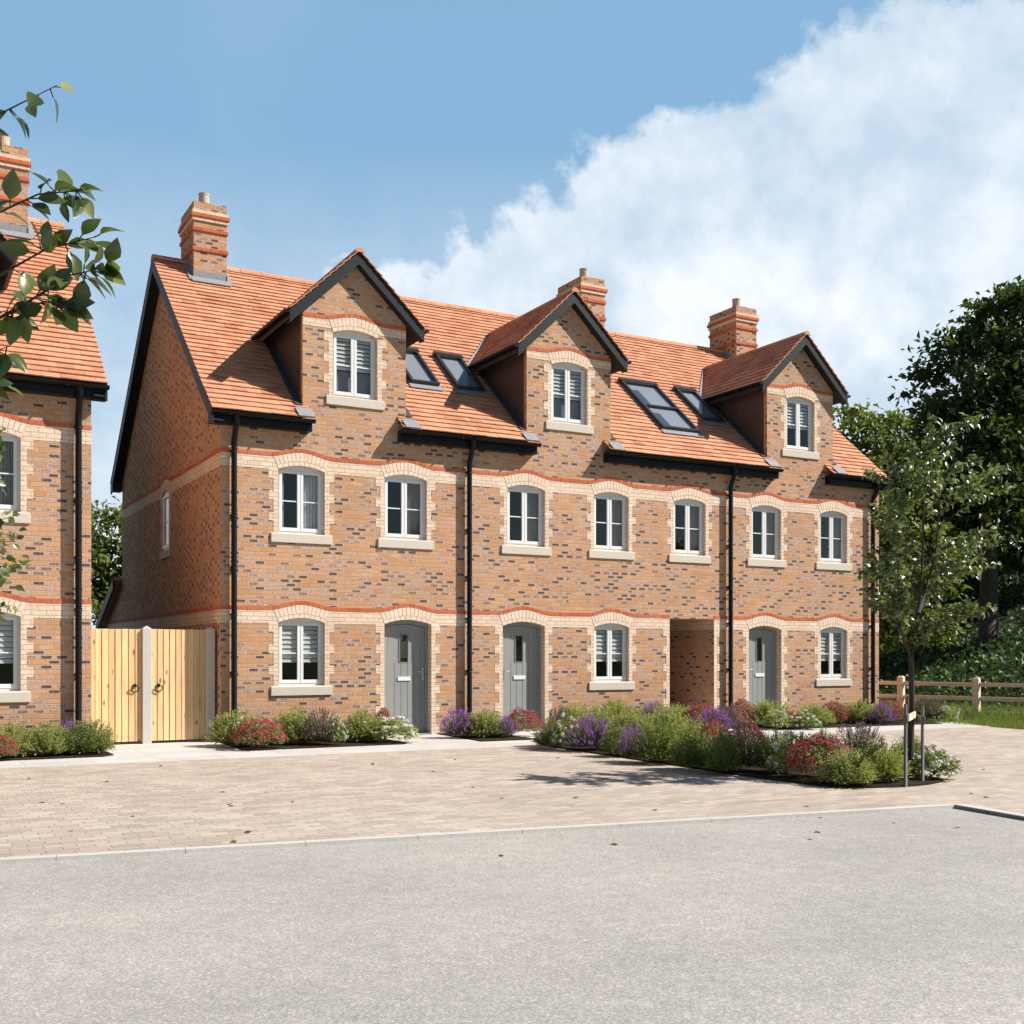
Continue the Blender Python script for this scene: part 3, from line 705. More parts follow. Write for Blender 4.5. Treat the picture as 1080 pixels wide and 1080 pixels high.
    # verge boards on gable ends
    for flag, X, sg in ((gable_left, x0, -1), (gable_right, x1, 1)):
        if not flag: continue
        v = MB(); ov = .225 if sg < 0 else OVR; xa, xb = sorted((X+sg*(ov-.035), X+sg*ov)); xi, xo = sorted((X, X+sg*(ov-.035)))
        for y_a, y_b, zf in ((-.25, RIDGE_Y, zroof), (9.27, RIDGE_Y, zrear)):
            za, zb2 = zf(y_a)-.01, zf(y_b)-.01; hgt = .27
            for (p, q, t_, h_) in ((xa, xb, 0, hgt), (xi, xo, .19, .02)):
                pts = [(y_a, za-t_), (y_b, zb2-t_), (y_b, zb2-t_-h_), (y_a, za-t_-h_)]
                for i in range(4):
                    a, b = pts[i], pts[(i+1) % 4]; v.quad((p, yo+a[0], a[1]), (q, yo+a[0], a[1]), (q, yo+b[0], b[1]), (p, yo+b[0], b[1]))
                for e in (p, q): v.add([(e, yo+a[0], a[1]) for a in pts], [(0, 1, 2, 3)])
        # boxed feet
        for ya, yb in ((-.172, -.002), (DEPTH, 9.27)):
            f0, f1 = sorted((X, X+sg*(ov+.003))); v.box(f0, yo+ya, 5.44, f1, yo+yb, 5.66)
        if leanto and sg < 0:
            v.obox((X-.215, yo+DEPTH+.05, 3.09), (.04, 0, 0), (0, 2.43, -1.01), (0, 0, .24))
        recalc(v.build('verge_board', M_BOARD, root))
    # ---------------- eaves
    for a, b in segs:
        e = MB(); e.box(a, yo-.175, 5.45, b, yo-.001, 5.655)
        eo = e.build('fascia', M_BLACK, root); bevel(eo, .004, 1)
        g = MB(); half_round(g, (a-.02, yo-.238, 5.645), (b+.03, yo-.238, 5.645), .062)
        k = a+.3
        while k < b: g.box(k-.012, yo-.305, 5.575, k+.012, yo-.172, 5.60); k += .9
        g.build('gutter', M_BLACK, eo)
    # leads at eave ends beside the dormers
    for dc in dormers:
        for sg in (-1, 1):
            lead = MB(); xx = dc+sg*(DWALL-.13); x_, X_ = sorted((xx, xx+sg*.30))
            lead.obox(Vector((x_, yo+EY-.01, EZ-.01))+N*.040, (X_-x_, 0, 0), S*.30, N*.012)
            lead.build('eaves_flashing', M_LEAD, root)
    # ---------------- dormers
    for dc in dormers:
        dm = MB(); zf = lambda u: DAPEX-.16-DK*abs(u-dc)
        w = [q for q in windows if q['zb'] > 5 and abs(q['x']-dc) < .6][0]; o = opening(w['x'], OW, w['zb'], w['zc'])
        dm.poly([(dc-DWALL, EAVE), (dc+DWALL, EAVE), (dc+DWALL, zf(dc+DWALL)), (dc, zf(dc)), (dc-DWALL, zf(dc-DWALL))], [o], lambda u, v: Fn(u, v, 0), 0)
        reveal(dm, o, Fn, .125, 1)
        for sg in (-1, 1):
            X = dc+sg*DWALL
            dm.quad((X, yo, zroof(0)-.05), (X, yo+.105, zroof(.105)-.05), (X, yo+.105, zf(X)), (X, yo, zf(X)), 0)
            dm.add([(X-sg*.004, yo+.105, zroof(.105)-.05), (X-sg*.004, yo+2.35, zf(X)+.03), (X-sg*.004, yo+.105, zf(X)+.0)], [(0, 1, 2)], 2)
        d_o = dm.build('dormer', [M_BRICK, M_PALE, M_CHEEK], root)
        dr = MB(); YF = -.19
        for sg in (-1, 1):
            Sd = Vector((-sg, 0, DK)).normalized(); Nd = Vector((sg*DK, 0, 1)).normalized()
            O = Vector((dc+sg*DHALF, yo+YF-.03, DAPEX-DK*DHALF))
            ln = math.hypot(DHALF, DK*DHALF)
            tiles(dr, O, (0, 1, 0), Sd, Nd, 4.2, ln-.03, .170, .26, lambda p: p.z > zroof(p.y-yo)-.10, jit=.25)
            ye = lambda z: EY+(z-EZ)/KR
            za = DAPEX-DK*DHALF-.012
            dr.quad((dc+sg*DHALF, yo+YF+.01, za), (dc+sg*DHALF, yo+ye(za)+.1, za), (dc, yo+ye(DAPEX)+.1, DAPEX-.012), (dc, yo+YF+.01, DAPEX-.012), 1)
        rr = .085; k = YF-.04
        while k < 3.35:
            k2 = min(3.5, k+.40)
            ring = [(dc-rr*math.cos(q*math.pi/8), DAPEX-.03+rr*math.sin(q*math.pi/8)) for q in range(9)]
            vs = [(a, yo+k+.004, z) for a, z in ring]+[(a, yo+k2-.004, z) for a, z in ring]
            dr.add(vs, [(q, q+1, q+10, q+9) for q in range(8)]+[tuple(range(9)), tuple(range(17, 8, -1))]); k = k2
        dr.build('dormer_roof', [M_TILE, M_MORTAR], d_o)
        # barge boards with soffit
        b_ = MB(); za = DAPEX-.015; H = .225
        for d0, d1, t_, h_ in ((YF, YF+.03, 0, H), (YF+.031, -.002, .19, .02)):
            up = [(dc-DHALF, za-DK*DHALF-t_), (dc, za-t_), (dc+DHALF, za-DK*DHALF-t_)]; lo = [(u, z-h_) for u, z in up]
            b_.plate([lo[0], lo[1], lo[2], up[2], up[1], up[0]], [], Fn, d0, d1)
        for sg in (-1, 1):   # sloping soffit and edge board along the side
            b_.obox((dc+sg*(DWALL+.002), yo+YF+.034, za-DK*DWALL-.15), (sg*(DHALF-DWALL-.004), 0, -DK*(DHALF-DWALL-.004)), (0, 1.85, 0), (0, 0, .12))
        recalc(b_.build('barge_board', M_BOARD, d_o))
        for sg in (-1, 1):
            g = MB(); half_round(g, (dc+sg*(DHALF+.05), yo+YF+.0, za-DK*DHALF-.0), (dc+sg*(DHALF+.05), yo+1.86, za-DK*DHALF-.0), .055)
            g.build('gutter', M_BLACK, d_o)
        fl = MB()
        for sg in (-1, 1):
            X = dc+sg*DWALL; xa, xb = sorted((X, X+sg*.13))
            fl.obox(Vector((xa, yo+.02, zroof(.02)))+N*.036, (xb-xa, 0, 0), S*2.55, N*.012, 0)
            c0, c1 = sorted((X+sg*.001, X+sg*.006)); 
            fl.add([(c1 if sg > 0 else c0, yo+.107, zroof(.107)+.02), (c1 if sg > 0 else c0, yo+1.8, zroof(1.8)+.02), (c1 if sg > 0 else c0, yo+1.7, zroof(1.7)+.14), (c1 if sg > 0 else c0, yo+.107, zroof(.107)+.15)], [(0, 1, 2, 3)], 0)
            p0 = Vector((dc+sg*(DHALF+.02), yo+1.99, zroof(1.99))); p1 = Vector((dc, yo+3.47, zroof(3.47)))
            w_ = Vector((sg*.055, 0, 0)); fl.obox(p0+N*.032-w_*.2, w_*1.2, p1-p0, N*.012, 1)
        fl.build('dormer_flashing', [M_LEADDK, M_LEAD], d_o)
    # ---------------- downpipes
    for px_, top in pipes:
        p = MB(); xx = px_; yw = yo-.088
        p.tube([(xx, yo-.238, 5.59), (xx, yo-.238, 5.50), (xx, yo-.225, 5.455), (xx, yo-.175, 5.36), (xx, yo-.11, 5.22), (xx, yw, 5.15), (xx, yw, 5.05), (xx, yw, .12), (xx, yw-.02, .06), (xx, yw-.07, .02)], .049, 14)
        for z in (5.0, 3.9, 3.0, 2.2, 1.2, .35):
            p.tube([(xx, yw, z-.02), (xx, yw, z+.02)], .055, 14); p.box(xx-.055, yo-.05, z-.012, xx+.055, yo-.002, z+.012)
        p.build('downpipe', M_BLACK, root, True)
    # ---------------- chimneys
    for c0, c1 in chimneys:
        ch = MB(); ya, yb = yo+3.9, yo+5.0; top = 10.76
        ch.box(c0, ya, 9.0, c1, yb, top, 0)
        for z0, z1, pr, mi in ((9.75, 9.825, .028, 1), (10.155, 10.23, .028, 1), (10.365, 10.44, .03, 2), (10.44, 10.515, .055, 1), (10.515, 10.59, .03, 2)):
            if mi == 1:
                for X0, X1, Y0, Y1 in ((c0-pr, c1+pr, ya-pr, ya+.001), (c0-pr, c1+pr, yb-.001, yb+pr), (c0-pr, c0+.001, ya+.002, yb-.002), (c1-.001, c1+pr, ya+.002, yb-.002)):
                    lx, ly = X1-X0, Y1-Y0; n = max(1, round(max(lx, ly)/.2))
                    for i in range(n):
                        if lx > ly: ch.box(X0+lx*i/n+.002, Y0, z0+.001, X0+lx*(i+1)/n-.002, Y1, z1-.001, 1)
                        else: ch.box(X0, Y0+ly*i/n+.002, z0+.001, X1, Y0+ly*(i+1)/n-.002, z1-.001, 1)
            else: ch.box(c0-pr, ya-pr, z0, c1+pr, yb+pr, z1, mi)
        co = ch.build('chimney', [M_BRICK, M_RED, M_PALE], root); bevel(co, .004, 1)
        pt = MB(); cx, cy = c0+.30, yo+4.25
        n = 20; prof = [(.11, 10.74), (.105, 11.02), (.113, 11.03), (.113, 11.06), (.088, 11.06), (.086, 10.85)]
        for i in range(n):
            a, b = 2*math.pi*i/n, 2*math.pi*(i+1)/n
            for (r0, z0), (r1, z1) in zip(prof[:-1], prof[1:]):
                pt.quad((cx+r0*math.cos(a), cy+r0*math.sin(a), z0), (cx+r0*math.cos(b), cy+r0*math.sin(b), z0), (cx+r1*math.cos(b), cy+r1*math.sin(b), z1), (cx+r1*math.cos(a), cy+r1*math.sin(a), z1))
        recalc(pt.build('chimney_pot', M_CLAYPOT, co, True))
        f = MB()
        f.obox(Vector((c0-.06, ya-.16, zroof(3.9-.16)))+N*.04, (c1-c0+.12, 0, 0), S*.22, N*.014)
        f.quad((c0-.004, ya-.004, 9.1), (c1+.004, ya-.004, 9.1), (c1+.004, ya-.004, zroof(3.9)+.18), (c0-.004, ya-.004, zroof(3.9)+.18))
        for X, sg in ((c0-.006, -1), (c1+.006, 1)):
            f.quad((X, ya-.02, zroof(3.88)-.02), (X, ya+.6, zroof(4.5)-.02), (X, ya+.6, zroof(4.5)+.14), (X, ya-.02, zroof(3.88)+.18))
            x_, X_ = sorted((X, X+sg*.10)); f.obox(Vector((x_, ya-.1, zroof(3.8)))+N*.036, (X_-x_, 0, 0), S*.85, N*.012)
        f.build('chimney_flashing', M_LEAD, co)
    # ---------------- rooflights
    for a, b, y0, y1, double in rooflights:
        def P(u, s, h): return Vector((u, yo+y0, zroof(y0)))+S*s+N*h
        Ls = (y1-y0)/S.y; rw = b-a; rl = MB(); th = .055
        Fr = lambda u, s, h: tuple(P(u, s, h))
        cells = [(th, Ls-th)] if not double else [(th, Ls*.47-.02), (Ls*.47+.02, Ls-th)]
        rl.plate([(a, 0), (b, 0), (b, Ls), (a, Ls)], [[(a+th, c0), (b-th, c0), (b-th, c1), (a+th, c1)] for c0, c1 in cells], Fr, .02, .115)
        rl.plate([(a-.03, Ls-.01), (b+.03, Ls-.01), (b+.03, Ls+.09), (a-.03, Ls+.09)], [], Fr, .03, .13)
        ro = rl.build('rooflight', M_RLF, root); recalc(ro); bevel(ro, .006, 2)
        gl = MB(); ins = MB()
        for c0, c1 in cells:
            gl.add([Fr(a+th, c0, .085), Fr(b-th, c0, .085), Fr(b-th, c1, .085), Fr(a+th, c1, .085)], [(0, 1, 2, 3)])
            ins.add([Fr(a+th*.8, c0-.01, .045), Fr(b-th*.8, c0-.01, .045), Fr(b-th*.8, c1+.01, .045), Fr(a+th*.8, c1+.01, .045)], [(0, 1, 2, 3)], 0)
            if double: ins.plate([(a+th, c0), (a+th+(b-a)*.28, c0), (a+th+(b-a)*.28, c0+(c1-c0)*.75), (a+th, c0+(c1-c0)*.75)], [], Fr, .046, .05, 1)
        gl.build('pane', M_RLGLASS, ro); ins.build('blind', [M_RLLIN, M_RLBLUE], ro)
        f = MB(); f.obox(P(a-.05, -.16, .034), (b-a+.10, 0, 0), S*.17, N*.014)
        for u in (a-.05, b): f.obox(P(u, 0, .03), (.05, 0, 0), S*Ls, N*.014)
        f.build('flashing', M_LEAD, ro)
    return root

W0 = lambda x, d: dict(x=x, zb=WBOT, zc=ZCROWN, dress=d)
W1 = lambda x, d: dict(x=x, zb=WBOT+STOREY, zc=ZCROWN+STOREY, dress=d)
W2 = lambda x, d: dict(x=x, zb=6.18, zc=DCR-.03, dress=d)
make_house(0, 4.745, 0, 'end house of the brick terrace with tall shaded gable wall beside the timber gates',
    [W0(1.435, 'blind'), W1(1.435, 'white curtain'), W1(3.45, 'curtain'), W2(2.45, 'dormer blind')], [dict(x=3.495, right=True)], [2.45],
    [(-.225, 1.57), (3.28, 4.745)], [(.20, 5.4)], [(.47, 1.15)], [(4.04, 4.66, 1.12, 2.2, False)], True, False, side_win=True, leanto=True)
make_house(4.745, 11.16, 0, 'middle house of the brick terrace with an open covered passage beside its ground floor window',
    [W0(8.07, 'blind'), W1(6.04, 'curtain'), W1(8.065, 'curtain'), W1(10.09, 'curtain'), W2(7.045, 'dormer blind')], [dict(x=5.985, right=False)], [7.045],
    [(4.745, 6.19), (7.86, 11.16)], [(4.735, 5.4)], [(9.83, 10.52)], [(5.07, 5.68, 1.12, 2.2, False), (9.79, 10.80, .60, 2.22, True)], False, False, passage=(9.55, 10.75))
make_house(11.16, 15.77, 0, 'far end house of the brick terrace, partly behind the young staked tree',
    [W0(14.3, 'blind'), W1(12.25, 'curtain'), W1(14.3, 'curtain'), W2(13.265, 'dormer blind')], [dict(x=12.21, right=False)], [13.265],
    [(11.16, 12.46), (14.02, 15.855)], [(11.145, 5.4), (15.48, 5.4)], [(14.69, 15.39)], [(11.35, 11.93, 1.12, 2.2, False)], False, True)
make_house(-9.0, -2.25, -.87, 'separate brick house cut off by the left edge, left of the timber gates',
    [W0(-3.69, 'blind'), W1(-3.69, 'curtain'), W0(-5.9, 'blind'), W1(-5.9, 'curtain'), W2(-4.67, 'dormer blind')], [], [-4.67],
    [(-9.0, -5.5), (-3.84, -2.055)], [(-2.45, 5.4)], [(-3.42, -2.74)], [], True, True)

# ------------------------------------------------------------------ ground
def sheet(name, pts, z, mat, kind='structure', thick=0):
    mb = MB(); mb.poly(pts, [], lambda u, v: (u, v, z), 0)
    if thick:
        n = len(pts)
        for i in range(n):
            a, b = pts[i], pts[(i+1) % n]; mb.quad((a[0], a[1], z-thick), (b[0], b[1], z-thick), (b[0], b[1], z), (a[0], a[1], z), 0)
    return tag(mb.build(name, mat), kind=kind)
def bank_h(x, y):
    d = x-18.7-.15*math.sin(y*.4)
    if d <= 0: return -.06
    h = .28*d if d < 24 else .28*24 + .06*(d-24)
    return -.06 + min(h, .28*24+.8)*1.0 + .35*noise.noise(Vector((x*.25, y*.25, 0)))*min(1, d/3)
tag((lambda m: (m.poly([(-900, -900), (900, -900), (900, 900), (-900, 900)], [], lambda u, v: (u, v, -.065)), m)[1])(MB()).build('ground', M_TURF), kind='structure')
# road, paving, kerb
k0 = Vector((-14, -8.95)); k1 = Vector((4.19, -11.72)); kd = (k1-k0).normalized(); kn = Vector((kd.y, -kd.x))
kend = k1 + kn*40; kbeg = k0 + kn*40
sheet('road', [(k0.x, k0.y), (k1.x, k1.y), (kend.x, kend.y), (kbeg.x, kbeg.y)], -.03, M_TARMAC)
PY = lambda x: -3.2-.02*(x+1)
e0 = k1 + kd*22
px_r = [(15.15, PY(15.15)), (14.9, -5.2), (14.5, -12), (14.2, -30), (kend.x, kend.y), (k1.x, k1.y), (k0.x, k0.y), (-14, PY(-14))]
sheet('block_paving', list(reversed(px_r)), 0.0, M_PAVER, thick=.06)
kb = MB(); n = 20
for i in range(n):
    L = (k1-k0).length; a = k0+kd*(L*i/n+.002); b = k0+kd*(L*(i+1)/n-.002); w = kn*-.10; t_ = kn*.03
    kb.obox((a.x+t_.x, a.y+t_.y, -.05), (b-a).to_3d(), (w.x, w.y, 0), (0, 0, .053))
tag(kb.build('kerb', M_KERB), kind='structure')
kb = MB()
for i in range(12):
    a = k1+kn*(.915*i+.02); kb.obox((a.x, a.y, -.05), (kn*.905).to_3d(), (kd*.12).to_3d(), (0, 0, .058))
tag(kb.build('edging_kerb', M_KERB), kind='structure')
sheet('footpath', [(-14, PY(-14)), (15.15, PY(15.15)), (15.9, -2.2), (15.9, 11), (-14, 11)], .004, M_SLAB)
ek = MB(); x = -14
while x < 15.1:
    ek.obox((x+.003, PY(x)-.0, -.03), (.908, -.02*.908, 0), (0, .10, 0), (0, 0, .040)); x += .914
tag(ek.build('path_edging', M_KERB), kind='structure')
beds = {'left': [(-9, -.88), (-9, -2.0), (-2.25, -2.0), (-2.08, -1.8), (-2.08, -.9), (-2.24, -.88)],
        'one': [(-.05, -.02), (-.15, -1.85), (-.05, -1.98), (2.5, -1.98), (2.66, -1.85), (2.7, -.02)],
        'two': [(4.1, -.02), (3.95, -2.1), (5.0, -2.15), (5.15, -.02)],
        'three': [(6.75, -.02), (6.65, -2.3), (9.35, -2.3), (9.45, -.02)],
        'four': [(10.85, -.02), (10.8, -2.1), (11.5, -2.2), (13.2, -2.3), (15.1, -2.4), (15.6, -1.2), (16.8, -.9), (16.8, 1.2), (15.85, 1.2), (15.85, -.02), (12.8, -.02), (12.78, -1.6), (11.7, -1.5), (11.65, -.02)]}
def island_outline():
    p = [(4.42, -3.55), (4.26, -6.7), (4.16, -9.0), (4.2, -9.8)]
    for k in range(9):
        a = math.pi + (k+1)*math.pi/10; p.append((5.12+.92*math.cos(a), -9.85+.56*math.sin(a)))
    return p + [(6.04, -9.8), (6.0, -7.0), (5.9, -3.6)]
beds['island'] = island_outline()
for k, p in beds.items():
    mb = MB(); mb.poly(p, [], lambda u, v: (u, v, .022)); n = len(p)
    for i in range(n):
        a, b = p[i], p[(i+1) % n]; mb.quad((*a, -.01), (*b, -.01), (*b, .022), (*a, .022))
    tag(mb.build('planting_bed', M_SOIL), kind='structure')
# bank
mb = MB(); nx, ny = 46, 70; X0, X1, Y0, Y1 = 17.6, 75, -45, 60
gx = [X0+(X1-X0)*(i/nx)**1.4 for i in range(nx+1)]
for i in range(nx+1):
    for j in range(ny+1):
        y = Y0+(Y1-Y0)*j/ny; mb.v.append((gx[i], y, bank_h(gx[i], y)-.02))
for i in range(nx):
    for j in range(ny): a = i*(ny+1)+j; mb.f.append((a, a+ny+1, a+ny+2, a+1)); mb.m.append(0)
tag(mb.build('wooded_bank', M_BANK, smooth=True), kind='structure')

# ------------------------------------------------------------------ leaves and trees
def leaf(mb, p, d, n, L, W, fold=.25, mi=0):
    d = d.normalized(); s = d.cross(n)
    if s.length < 1e-4: s = d.orthogonal()
    s.normalize(); n = s.cross(d)
    a = p; tip = p + d*L - n*L*.12; l = p + d*L*.45 + s*W*.5 + n*W*fold; r = p + d*L*.45 - s*W*.5 + n*W*fold
    mb.add([a, r, tip, l], [(0, 1, 2), (0, 2, 3)], mi)
def leaf_big(mb, p, d, n, L, W, curl=.2, mi=0):
    d = d.normalized(); s = d.cross(n)
    if s.length < 1e-4: s = d.orthogonal()
    s.normalize(); n = s.cross(d); vs = []; prof = [(0, .05), (.18, .62), (.40, 1.0), (.62, .86), (.82, .48), (1, .0)]
    for t, w in prof:
        c = p + d*L*t - n*L*curl*t*t
        vs += [c + s*W*.5*w + n*W*.16*w, c, c - s*W*.5*w + n*W*.16*w]
    fs = []
    for i in range(len(prof)-1):
        b = i*3; fs += [(b, b+1, b+4, b+3), (b+1, b+2, b+5, b+4)]
    mb.add(vs, fs, mi)
def rdir(r, zb=0.0):
    while True:
        v = Vector((r.uniform(-1, 1), r.uniform(-1, 1), r.uniform(-1, 1)))
        if .1 < v.length < 1: v.normalize(); v.z += zb; return v.normalized()

def big_tree(name, loc, label, lobes, trunk_top, tr, nclump, nleaf, ls, mat, seed, group, cs=.42):
    """lobes: (dx,dy,dz,rx,ry,rz) relative to the base"""
    r = random.Random(seed); root = empty(name, loc, label, 'tree', group); base = Vector(loc)
    tm = MB(); top = Vector((0, 0, trunk_top)); pts = [Vector((0, 0, -.3)), Vector((.05, 0, trunk_top*.35)), Vector((-.08, .05, trunk_top*.7)), top]
    tm.tube([base+p for p in pts], [tr*1.25, tr, tr*.85, tr*.55], 12)
    for (dx, dy, dz, rx, ry, rz) in lobes:
        c = Vector((dx, dy, dz)); st = Vector((0, 0, min(trunk_top, max(.8, trunk_top*r.uniform(.45, .95)))))
        mid = (st+c)/2+Vector((r.uniform(-.3, .3), r.uniform(-.3, .3), .25))
        tm.tube([base+st, base+mid, base+c], [tr*.45, tr*.3, tr*.12], 7)
        for q in range(5):
            e = c+Vector((r.uniform(-1, 1)*rx, r.uniform(-1, 1)*ry, r.uniform(-.6, 1)*rz))*.8
            tm.tube([base+mid.lerp(c, .5), base+(mid.lerp(c, .5)+e)/2+Vector((0, 0, .1)), base+e], [tr*.16, tr*.1, tr*.03], 5)
    tm.build('trunk', M_BARK, root, True)
    cm = MB(); vol = [l[3]*l[5]*l[4] for l in lobes]
    per = nleaf//nclump
    for k in range(nclump):
        l = r.choices(lobes, [v**.67 for v in vol])[0]; d = rdir(r, .12); rr = r.uniform(.55, 1.0)**.6*(1+.22*noise.noise(d*2.3+Vector((seed, 0, 0))))
        cc = Vector((l[0]+d.x*l[3]*rr, l[1]+d.y*l[4]*rr, l[2]+d.z*l[5]*rr)); sz = cs*r.uniform(.6, 1.35)
        for q in range(per):
            g = Vector((r.gauss(0, 1), r.gauss(0, 1), r.gauss(0, .55)))*sz*.6
            p = base+cc+g; dd = (d*.7+rdir(r)*.9+Vector((0, 0, -.25))); nn = (Vector((0, 0, 1))*.9+d*.5+rdir(r)*.8)
            L = ls*r.uniform(.7, 1.35); leaf(cm, p, dd, nn, L, L*.62, .15)
    cm.build('crown', mat, root)
    return root

WG = 'tall trees on the wooded bank'
d1 = at_depth(1042, 677, 36)
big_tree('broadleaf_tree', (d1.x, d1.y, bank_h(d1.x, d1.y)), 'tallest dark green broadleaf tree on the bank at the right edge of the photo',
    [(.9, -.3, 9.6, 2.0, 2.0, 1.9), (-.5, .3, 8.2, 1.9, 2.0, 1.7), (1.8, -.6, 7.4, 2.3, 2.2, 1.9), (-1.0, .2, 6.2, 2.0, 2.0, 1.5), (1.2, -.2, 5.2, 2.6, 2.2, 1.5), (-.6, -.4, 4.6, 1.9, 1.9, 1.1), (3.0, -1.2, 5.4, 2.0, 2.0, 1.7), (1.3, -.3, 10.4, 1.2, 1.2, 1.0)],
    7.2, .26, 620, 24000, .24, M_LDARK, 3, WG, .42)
d2 = at_depth(915, 640, 34)
big_tree('broadleaf_tree', (d2.x, d2.y, bank_h(d2.x, d2.y)-.2), 'lighter yellow green tree standing just behind the far end of the terrace roof',
    [(-.7, 0, 7.6, 1.3, 1.3, 1.0), (.5, .1, 7.7, 1.2, 1.2, 1.0), (1.4, .1, 6.9, 1.3, 1.4, 1.3), (-.2, 0, 5.6, 1.7, 1.6, 1.4), (.3, 0, 4.0, 1.9, 1.8, 1.5), (-1.3, 0, 5.6, 1.3, 1.4, 1.3), (1.9, 0, 4.1, 1.5, 1.5, 1.3), (.8, -.3, 2.6, 2.0, 1.6, 1.2)],
    5.4, .2, 480, 17000, .20, M_LMID, 5, WG, .36)
d3 = at_depth(975, 660, 44)
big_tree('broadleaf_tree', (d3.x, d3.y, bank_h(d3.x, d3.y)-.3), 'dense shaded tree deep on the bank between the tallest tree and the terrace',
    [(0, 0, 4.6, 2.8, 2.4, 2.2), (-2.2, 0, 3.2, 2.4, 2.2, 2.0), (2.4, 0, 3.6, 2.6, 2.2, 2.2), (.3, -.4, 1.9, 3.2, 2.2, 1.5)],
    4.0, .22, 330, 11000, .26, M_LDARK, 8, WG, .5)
d4 = at_depth(1100, 655, 42)
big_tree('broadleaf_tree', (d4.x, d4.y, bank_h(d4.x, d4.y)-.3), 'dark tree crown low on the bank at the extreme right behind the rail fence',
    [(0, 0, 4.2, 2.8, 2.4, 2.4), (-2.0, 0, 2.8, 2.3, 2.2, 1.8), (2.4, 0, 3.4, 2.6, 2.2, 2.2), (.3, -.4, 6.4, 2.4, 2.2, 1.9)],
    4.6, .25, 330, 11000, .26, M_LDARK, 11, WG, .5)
d5 = at_depth(113, 690, 36)
big_tree('broadleaf_tree', (d5.x, d5.y, 0), 'green tree filling the gap between the two brick houses above the timber gates',
    [(0, 0, 4.9, 1.5, 1.5, 1.5), (-.9, 0, 4.1, 1.4, 1.4, 1.3), (.9, 0, 3.9, 1.5, 1.4, 1.4), (0, -.2, 2.6, 1.9, 1.5, 1.4), (-.6, 0, 1.4, 1.6, 1.2, 1.0)],
    3.6, .16, 300, 10000, .20, M_LMID, 14, WG, .36)
# ivy on the bank
r = random.Random(21); mb = MB()
for i in range(15000):
    u = r.random()**1.5; x = 18.9+u*16; y = r.uniform(-10.5, 13)
    mound = .35*max(0, noise.noise(Vector((x*.9, y*.9, 3))))
    p = Vector((x, y, bank_h(x, y)+r.uniform(0, .22)+mound)); nn = Vector((-.45, -.3, .8))+rdir(r)*.6; dd = Vector((-.5, -.3, -.5))+rdir(r)*.8
    L = r.uniform(.12, .22); leaf(mb, p, dd, nn, L, L*.85, .1)
tag(mb.build('ivy', M_IVY), 'dark green ivy and ground cover over the bank behind the rail fence', 'ivy', kind='stuff')
# grass strip by the fence
r = random.Random(22); mb = MB()
def blades(nb, fx, hh):
    for i in range(nb):
        x, y = fx(); L = hh*r.uniform(.5, 1.2); a = r.uniform(0, 6.28); w = .006
        p = Vector((x, y, -.06)); b = Vector((math.cos(a), math.sin(a), 0)); ln = Vector((r.uniform(-1, 1), r.uniform(-1, 1), 0))*L*.4
        mb.add([p-b*w, p+b*w, p+ln*.4+Vector((0, 0, L*.6))+b*w*.7, p+ln*.4+Vector((0, 0, L*.6))-b*w*.7, p+ln+Vector((0, 0, L))], [(0, 1, 2, 3), (3, 2, 4)])
blades(13000, lambda: (r.uniform(15.3, 19.2), r.uniform(-8, -.6)), .16)
blades(6000, lambda: (r.uniform(16.8, 19.5), r.uniform(-4, 3.5)), .38)
blades(4000, lambda: (r.uniform(15.2, 17.6), r.uniform(-8, -2.8)), .12)
tag(mb.build('grass', M_GRASS), 'rough green grass verge along the foot of the rail fence', 'grass', kind='stuff')

